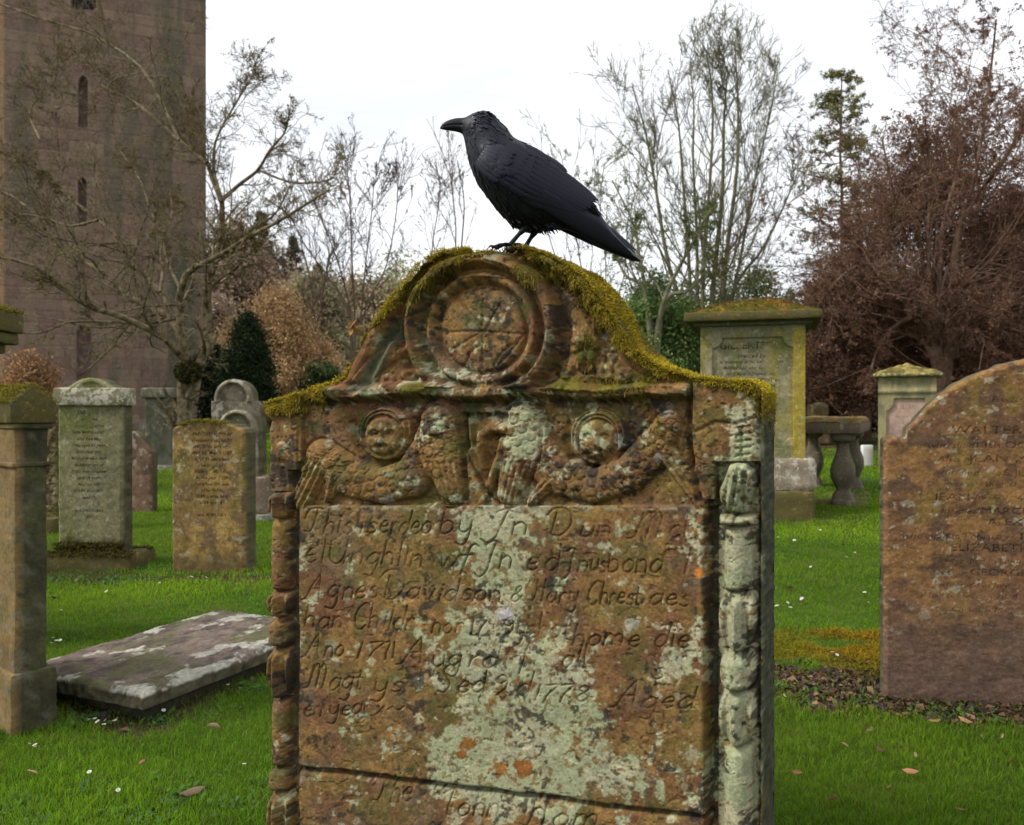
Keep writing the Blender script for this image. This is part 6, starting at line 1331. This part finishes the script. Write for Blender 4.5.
# grass blades
def grass():
    r = np.random.RandomState(900); n = 640000
    y = np.exp(r.uniform(math.log(1.75), math.log(23), n)); x = r.uniform(-.80, .80, n) * y + r.normal(0, .05, n)
    l, m, u = gmask(x, y)
    keep = r.rand(n) > np.clip(l * .82 + m * .72 + u * .9, 0, .97)
    d1, _ = seg_dist(x, y, (-.55, 2.02), (.45, 1.62)); keep &= d1 > .02
    x, y = x[keep], y[keep]; n = len(x)
    pt = np.sin(x * 2.3 + np.sin(y * 1.9) * 1.6) * .5 + np.sin(y * 3.3 - x * 1.7) * .3 + np.sin(x * 9.1 + y * 7.7) * .2; cl = np.sin(x * 31 + np.sin(y * 27) * 2) * np.sin(y * 37 + x * 11)
    hgt = r.uniform(.014, .033, n) * (1 + .28 * pt + .25 * cl) * np.interp(y, [2, 6, 20], [1, 1.05, 1.5]); wd = np.maximum(.0016, y * .00056) * r.uniform(.7, 1.3, n)
    az = r.uniform(0, 2 * pi, n); ln_ = r.uniform(.1, .95, n) * hgt; dx, dy = np.cos(az) * ln_, np.sin(az) * ln_; sa = r.uniform(0, pi, n); sx, sy = np.cos(sa) * wd / 2, np.sin(sa) * wd / 2
    z = gheight(x, y) - .003
    V = np.stack([np.c_[x - sx, y - sy, z], np.c_[x + sx, y + sy, z], np.c_[x + dx * .35 + sx * .8, y + dy * .35 + sy * .8, z + hgt * .6], np.c_[x + dx * .35 - sx * .8, y + dy * .35 - sy * .8, z + hgt * .6], np.c_[x + dx, y + dy, z + hgt * .95]], 1)
    a = r.rand(n)[:, None]; t = np.clip(.5 + .5 * pt, 0, 1)[:, None]
    c = (np.array([.085, .215, .009]) * (1 - t) + np.array([.175, .31, .012]) * t) * (.78 + .44 * a)
    dry = (r.rand(n) < .035)[:, None]; c = np.where(dry, np.array([.26, .21, .08]) * (.5 + a * .6), c)
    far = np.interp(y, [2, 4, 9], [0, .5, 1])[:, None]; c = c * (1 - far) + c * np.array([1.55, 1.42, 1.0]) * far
    l, m, u = gmask(x, y); c = c * (1 - m[:, None]) + np.array([.20, .15, .015]) * m[:, None] * (.5 + a); V[:, 2:, 2] -= (hgt * m * .7)[:, None]; V = V
    c = c * (.78 + .34 * sstep(-.5, .4, np.sin(x * 1.1 + 2) + np.sin(y * 1.7 + x * .6)))[:, None]
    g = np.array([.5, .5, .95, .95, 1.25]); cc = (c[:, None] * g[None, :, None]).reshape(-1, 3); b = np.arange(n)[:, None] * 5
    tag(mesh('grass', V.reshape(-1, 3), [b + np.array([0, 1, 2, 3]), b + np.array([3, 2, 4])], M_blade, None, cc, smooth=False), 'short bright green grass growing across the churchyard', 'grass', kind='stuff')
grass()
def ground_moss():
    r = np.random.RandomState(905); n = 60000; x = r.uniform(.9, 2.1, n); y = r.uniform(3.4, 4.3, n); l, m, u = gmask(x, y); k = r.rand(n) < m; x, y = x[k], y[k]; n = len(x)
    base = np.c_[x, y, gheight(x, y) + .004 + .012 * (np.sin(x * 30) * np.sin(y * 27) + 1) * .5 - .006]; a = r.rand(n)[:, None]; t = np.clip(.5 + .5 * np.sin(x * 9 + np.sin(y * 14)), 0, 1)[:, None]
    c = (np.array([.30, .20, .015]) * t + np.array([.20, .20, .015]) * (1 - t)) * (.5 + .9 * a)
    A_, b, cc = strands(base, np.c_[r.normal(0, .7, (n, 2)), np.ones(n)], r.uniform(.008, .018, n), r.uniform(.002, .004, n), r.uniform(0, .3, n), c)
    tag(mesh('ground_moss', A_, [b], M_moss, None, cc, smooth=False), 'golden yellow moss strip in the lawn in front of the right gravestone', 'moss', kind='stuff')
ground_moss()
def litter():
    r = np.random.RandomState(910); n = 26000; x = np.concatenate([r.uniform(.8, 2.6, n // 2), r.uniform(-3.2, 3.3, n // 2)]); y = np.concatenate([r.uniform(2.8, 3.9, n // 2), r.uniform(2.6, 8.6, n // 2)])
    l, m, u = gmask(x, y); k = r.rand(len(x)) < l * .8; x, y = x[k], y[k]; n = len(x)
    a = r.normal(size=(n, 3)) * np.array([1, 1, .35]); a /= np.linalg.norm(a, axis=1, keepdims=True); b = np.cross(a, r.normal(size=(n, 3)) * .5 + np.array([0, 0, 1])); b /= np.linalg.norm(b, axis=1, keepdims=True); s = (.004 + .02 * r.rand(n) ** 2.5)[:, None]
    c = np.c_[x, y, gheight(x, y) + .008]; up = np.array([0, 0, 1]) * s * .35
    V = np.stack([c - a * s, c - a * s * .2 + b * s * .5 + up, c + a * s, c - a * s * .2 - b * s * .5 + up, c], 1).reshape(-1, 3); o_ = np.arange(n)[:, None] * 5
    cols = np.array([(.10, .05, .03), (.06, .035, .022), (.16, .085, .045), (.04, .025, .018), (.22, .13, .07), (.045, .035, .04)]); C_ = np.repeat(cols[r.randint(0, 6, n)] * r.uniform(.6, 1.3, (n, 1)), 5, 0)
    tag(mesh('leaf_litter', V, [np.vstack([o_ + np.array([0, 4, 1]), o_ + np.array([1, 4, 2]), o_ + np.array([2, 4, 3]), o_ + np.array([3, 4, 0])])], M_dry, None, C_, smooth=False), 'dark brown decaying leaf litter around the feet of the gravestones', 'leaf litter', kind='stuff')
litter()
def weeds():
    r = np.random.RandomState(915); Vs, Fs, Cs, o_ = [], [], [], 0
    sp = [(rx, ry) for rx, ry in np.c_[r.uniform(1.0, 2.1, 26), r.uniform(2.95, 3.5, 26)]] + [(r.uniform(-1.7, -1.2), r.uniform(2.75, 3.0)) for _ in range(12)] + [(r.uniform(-1.25, -.9), 2.9 + r.uniform(0, .5)) for _ in range(8)] + [(r.uniform(-3, -1.6), r.uniform(5.2, 5.45)) for _ in range(26)] + [(r.uniform(-1.5, -.6), r.uniform(2.12, 2.4)) for _ in range(26)] + [(1.55 + r.uniform(-.12, .12), 3.05 + r.uniform(-.03, .03)) for _ in range(6)]
    for (x, y) in sp:
        n = r.randint(14, 40); az = r.uniform(0, 2 * pi, n); ln_ = r.uniform(.006, .022, n); d = np.c_[np.cos(az), np.sin(az), r.uniform(.1, .9, n)]; d /= np.linalg.norm(d, axis=1, keepdims=True); c = np.array([x, y, float(gheight(np.array(x), np.array(y)))]) + r.normal(0, .03, (n, 3)) * np.array([1, 1, 0]) + d * ln_[:, None] * .5 + np.array([0, 0, .006])
        s = np.cross(d, [0, 0, 1]); s /= np.linalg.norm(s, axis=1, keepdims=True); w_ = (ln_ * .38)[:, None]
        V = np.stack([c - d * ln_[:, None] * .6, c + s * w_, c + d * ln_[:, None] * .7, c - s * w_], 1).reshape(-1, 3)
        Vs.append(V); Fs.append(np.arange(n * 4).reshape(n, 4) + o_); o_ += n * 4; Cs.append(np.repeat(np.array([.06, .115, .03]) * r.uniform(.6, 1.5, (n, 1)), 4, 0))
    tag(mesh('weeds', np.vstack(Vs), [np.vstack(Fs)], M_leaf, None, np.vstack(Cs), smooth=False), 'small broad-leaved green weeds at the feet of the stones', 'weeds', kind='stuff')
weeds()
# fallen leaves: individuals
def ground_pt(px, py): Yg = EYE * F / (py - CY); return np.array([(px - CX) / F * Yg, Yg])
lf = [((910, 773), .030, (.36, .17, .09), 'pinkish brown fallen leaf lying flat in the grass below the right gravestone'), ((888, 790), .024, (.16, .08, .05), 'dark brown curled fallen leaf in the grass at the lower right'), ((833, 807), .022, (.17, .08, .04), None), ((845, 750), .018, (.30, .20, .11), None), ((880, 752), .016, (.12, .06, .04), None), ((915, 757), .014, (.28, .19, .1), None),
      ((983, 738), .016, (.3, .15, .07), None), ((1002, 737), .014, (.3, .2, .1), None), ((870, 733), .018, (.4, .3, .16), 'pale straw coloured fallen leaf below the leaf litter'), ((815, 583), .025, (.10, .05, .03), None), ((214, 735), .020, (.38, .27, .16), 'pale upright fallen leaf in the grass right of the ledger stone'), ((142, 771), .022, (.28, .12, .07), None), ((31, 777), .020, (.36, .24, .13), None), ((193, 803), .03, (.16, .11, .07), None), ((203, 772), .015, (.25, .14, .07), None),
      ((790, 592), .02, (.12, .07, .03), None), ((960, 810), .018, (.14, .08, .04), None), ((797, 780), .014, (.2, .1, .05), None), ((935, 722), .022, (.34, .17, .09), None), ((965, 718), .024, (.38, .2, .11), None), ((905, 715), .02, (.26, .13, .07), None), ((54, 600), .02, (.05, .035, .02), None), ((1010, 760), .015, (.22, .11, .06), None)]
for i, ((px_, py_), s, c, lb) in enumerate(lf):
    g = ground_pt(px_, py_); V_, F_, C_ = leaf_mesh(1, 0.0, s, [c], 1000 + i, .12); o = mesh('fallen_leaf', V_, F_, M_dry, None, C_, loc=(g[0], g[1], float(gheight(g[0], g[1])) + .022))
    tag(o, lb or 'small dry brown fallen leaf lying on the grass', 'leaf', 'fallen leaves on the grass')
# daisies
def daisy_mesh():
    mbz = MB(); n = 10
    for k in range(n):
        a = k / n * 2 * pi; c, s = cos(a), sin(a); mbz.add([(c * .003 - s * .002, s * .003 + c * .002, .02), (c * .003 + s * .002, s * .003 - c * .002, .02), (c * .010 + s * .0022, s * .010 - c * .0022, .0225), (c * .010 - s * .0022, s * .010 + c * .0022, .0225)], [[[0, 1, 2, 3]]], (.75, .75, .72))
    mbz.prism([(.0035 * cos(t), .0035 * sin(t)) for t in np.linspace(0, 2 * pi, 9)[:-1]], .018, .0225, .6, (.6, .4, .02)); mbz.prism([(.0008 * cos(t), .0008 * sin(t)) for t in np.linspace(0, 2 * pi, 6)[:-1]], -.01, .018, 1, (.08, .14, .02))
    return mbz
r = np.random.RandomState(77)
dm = daisy_mesh().build('daisy', M_leaf); first = True
spots = [(95, 722), (108, 723), (100, 725), (104, 728), (115, 725), (90, 724), (160, 712), (163, 714), (119, 721), (90, 780), (118, 801), (244, 779), (27, 749), (32, 751), (37, 750), (54, 642), (56, 645), (61, 644), (50, 647), (778, 611), (786, 607), (800, 603), (804, 604), (865, 600), (790, 613), (776, 595), (812, 572), (845, 560), (855, 555), (795, 545), (778, 541), (820, 533), (868, 610), (782, 700), (836, 662), (832, 660), (228, 690), (60, 617), (108, 598), (160, 590), (205, 583), (190, 584)]
for (px_, py_) in spots:
    o = dm if first else dm.copy()
    if not first: COL.objects.link(o)
    first = False; g = ground_pt(px_, py_); sc_ = .45 + .13 * g[1]; o.location = (g[0], g[1], float(gheight(g[0], g[1])) + .012); o.rotation_euler = (r.uniform(-.7, .1), r.uniform(-.4, .4), r.uniform(0, 6)); o.scale = (sc_ * r.uniform(.7, 1.1),) * 3
    tag(o, 'tiny white daisy open in the short grass', 'daisy', 'daisies in the grass')
# ================================================================ sky and light
w = bpy.data.worlds.new('World'); scene.world = w; w.use_nodes = True; nt = w.node_tree; N, Lk = nt.nodes, nt.links; N.clear()
SUN_EL, SUN_AZ = radians(46), radians(256)     # azimuth measured from +Y clockwise (behind and left of the camera)
out = N.new('ShaderNodeOutputWorld'); sky = N.new('ShaderNodeTexSky'); sky.sky_type = 'NISHITA'; sky.sun_disc = False; sky.sun_elevation = SUN_EL; sky.sun_rotation = SUN_AZ
b1 = N.new('ShaderNodeBackground'); b1.inputs[1].default_value = .1; Lk.new(sky.outputs[0], b1.inputs[0])
tc = N.new('ShaderNodeTexCoord'); mp = N.new('ShaderNodeMapping'); mp.inputs['Scale'].default_value = (1, 1, 2.2); Lk.new(tc.outputs['Generated'], mp.inputs[0])
nz = noise_out(N, Lk, mp.outputs[0], 2.2, 5, .55, .6); fac = ramp(N, Lk, nz, .35, .7); cc = mixc(N, Lk, fac, (1.12, 1.13, 1.15), (.72, .75, .80))
b2_ = N.new('ShaderNodeBackground'); b2_.inputs[1].default_value = 1.0; Lk.new(cc, b2_.inputs[0])
mx = nd(N, 'ShaderNodeMixShader'); mx.inputs[0].default_value = .92; Lk.new(b1.outputs[0], mx.inputs[1]); Lk.new(b2_.outputs[0], mx.inputs[2]); Lk.new(mx.outputs[0], out.inputs[0])
sl = bpy.data.lights.new('sun', 'SUN'); sl.energy = 2.6; sl.angle = radians(14); sl.color = (1, .96, .9); so = bpy.data.objects.new('sun', sl); COL.objects.link(so)
dv = Vector((sin(SUN_AZ) * cos(SUN_EL), cos(SUN_AZ) * cos(SUN_EL), sin(SUN_EL))); so.rotation_euler = dv.to_track_quat('Z', 'Y').to_euler(); so.location = (-3, -4, 6)
# ================================================================ camera
cam = bpy.data.cameras.new('camera'); co = bpy.data.objects.new('camera', cam); COL.objects.link(co); scene.camera = co
cam.sensor_width = 36; cam.lens = F / 1024 * 36; cam.clip_end = 2000; cam.clip_start = .05; co.location = (0, 0, EYE); co.rotation_euler = (radians(90), 0, 0)
cam.dof.use_dof = True; cam.dof.focus_distance = 1.72; cam.dof.aperture_fstop = 9.0
scene.view_settings.view_transform = 'Standard'; scene.view_settings.look = 'None'; scene.view_settings.exposure = 0.42; scene.view_settings.gamma = 1
scene.cycles.use_denoising = True; scene.cycles.max_bounces = 5; scene.cycles.diffuse_bounces = 2; scene.cycles.transparent_max_bounces = 4; scene.cycles.use_adaptive_sampling = True; scene.cycles.adaptive_threshold = .02
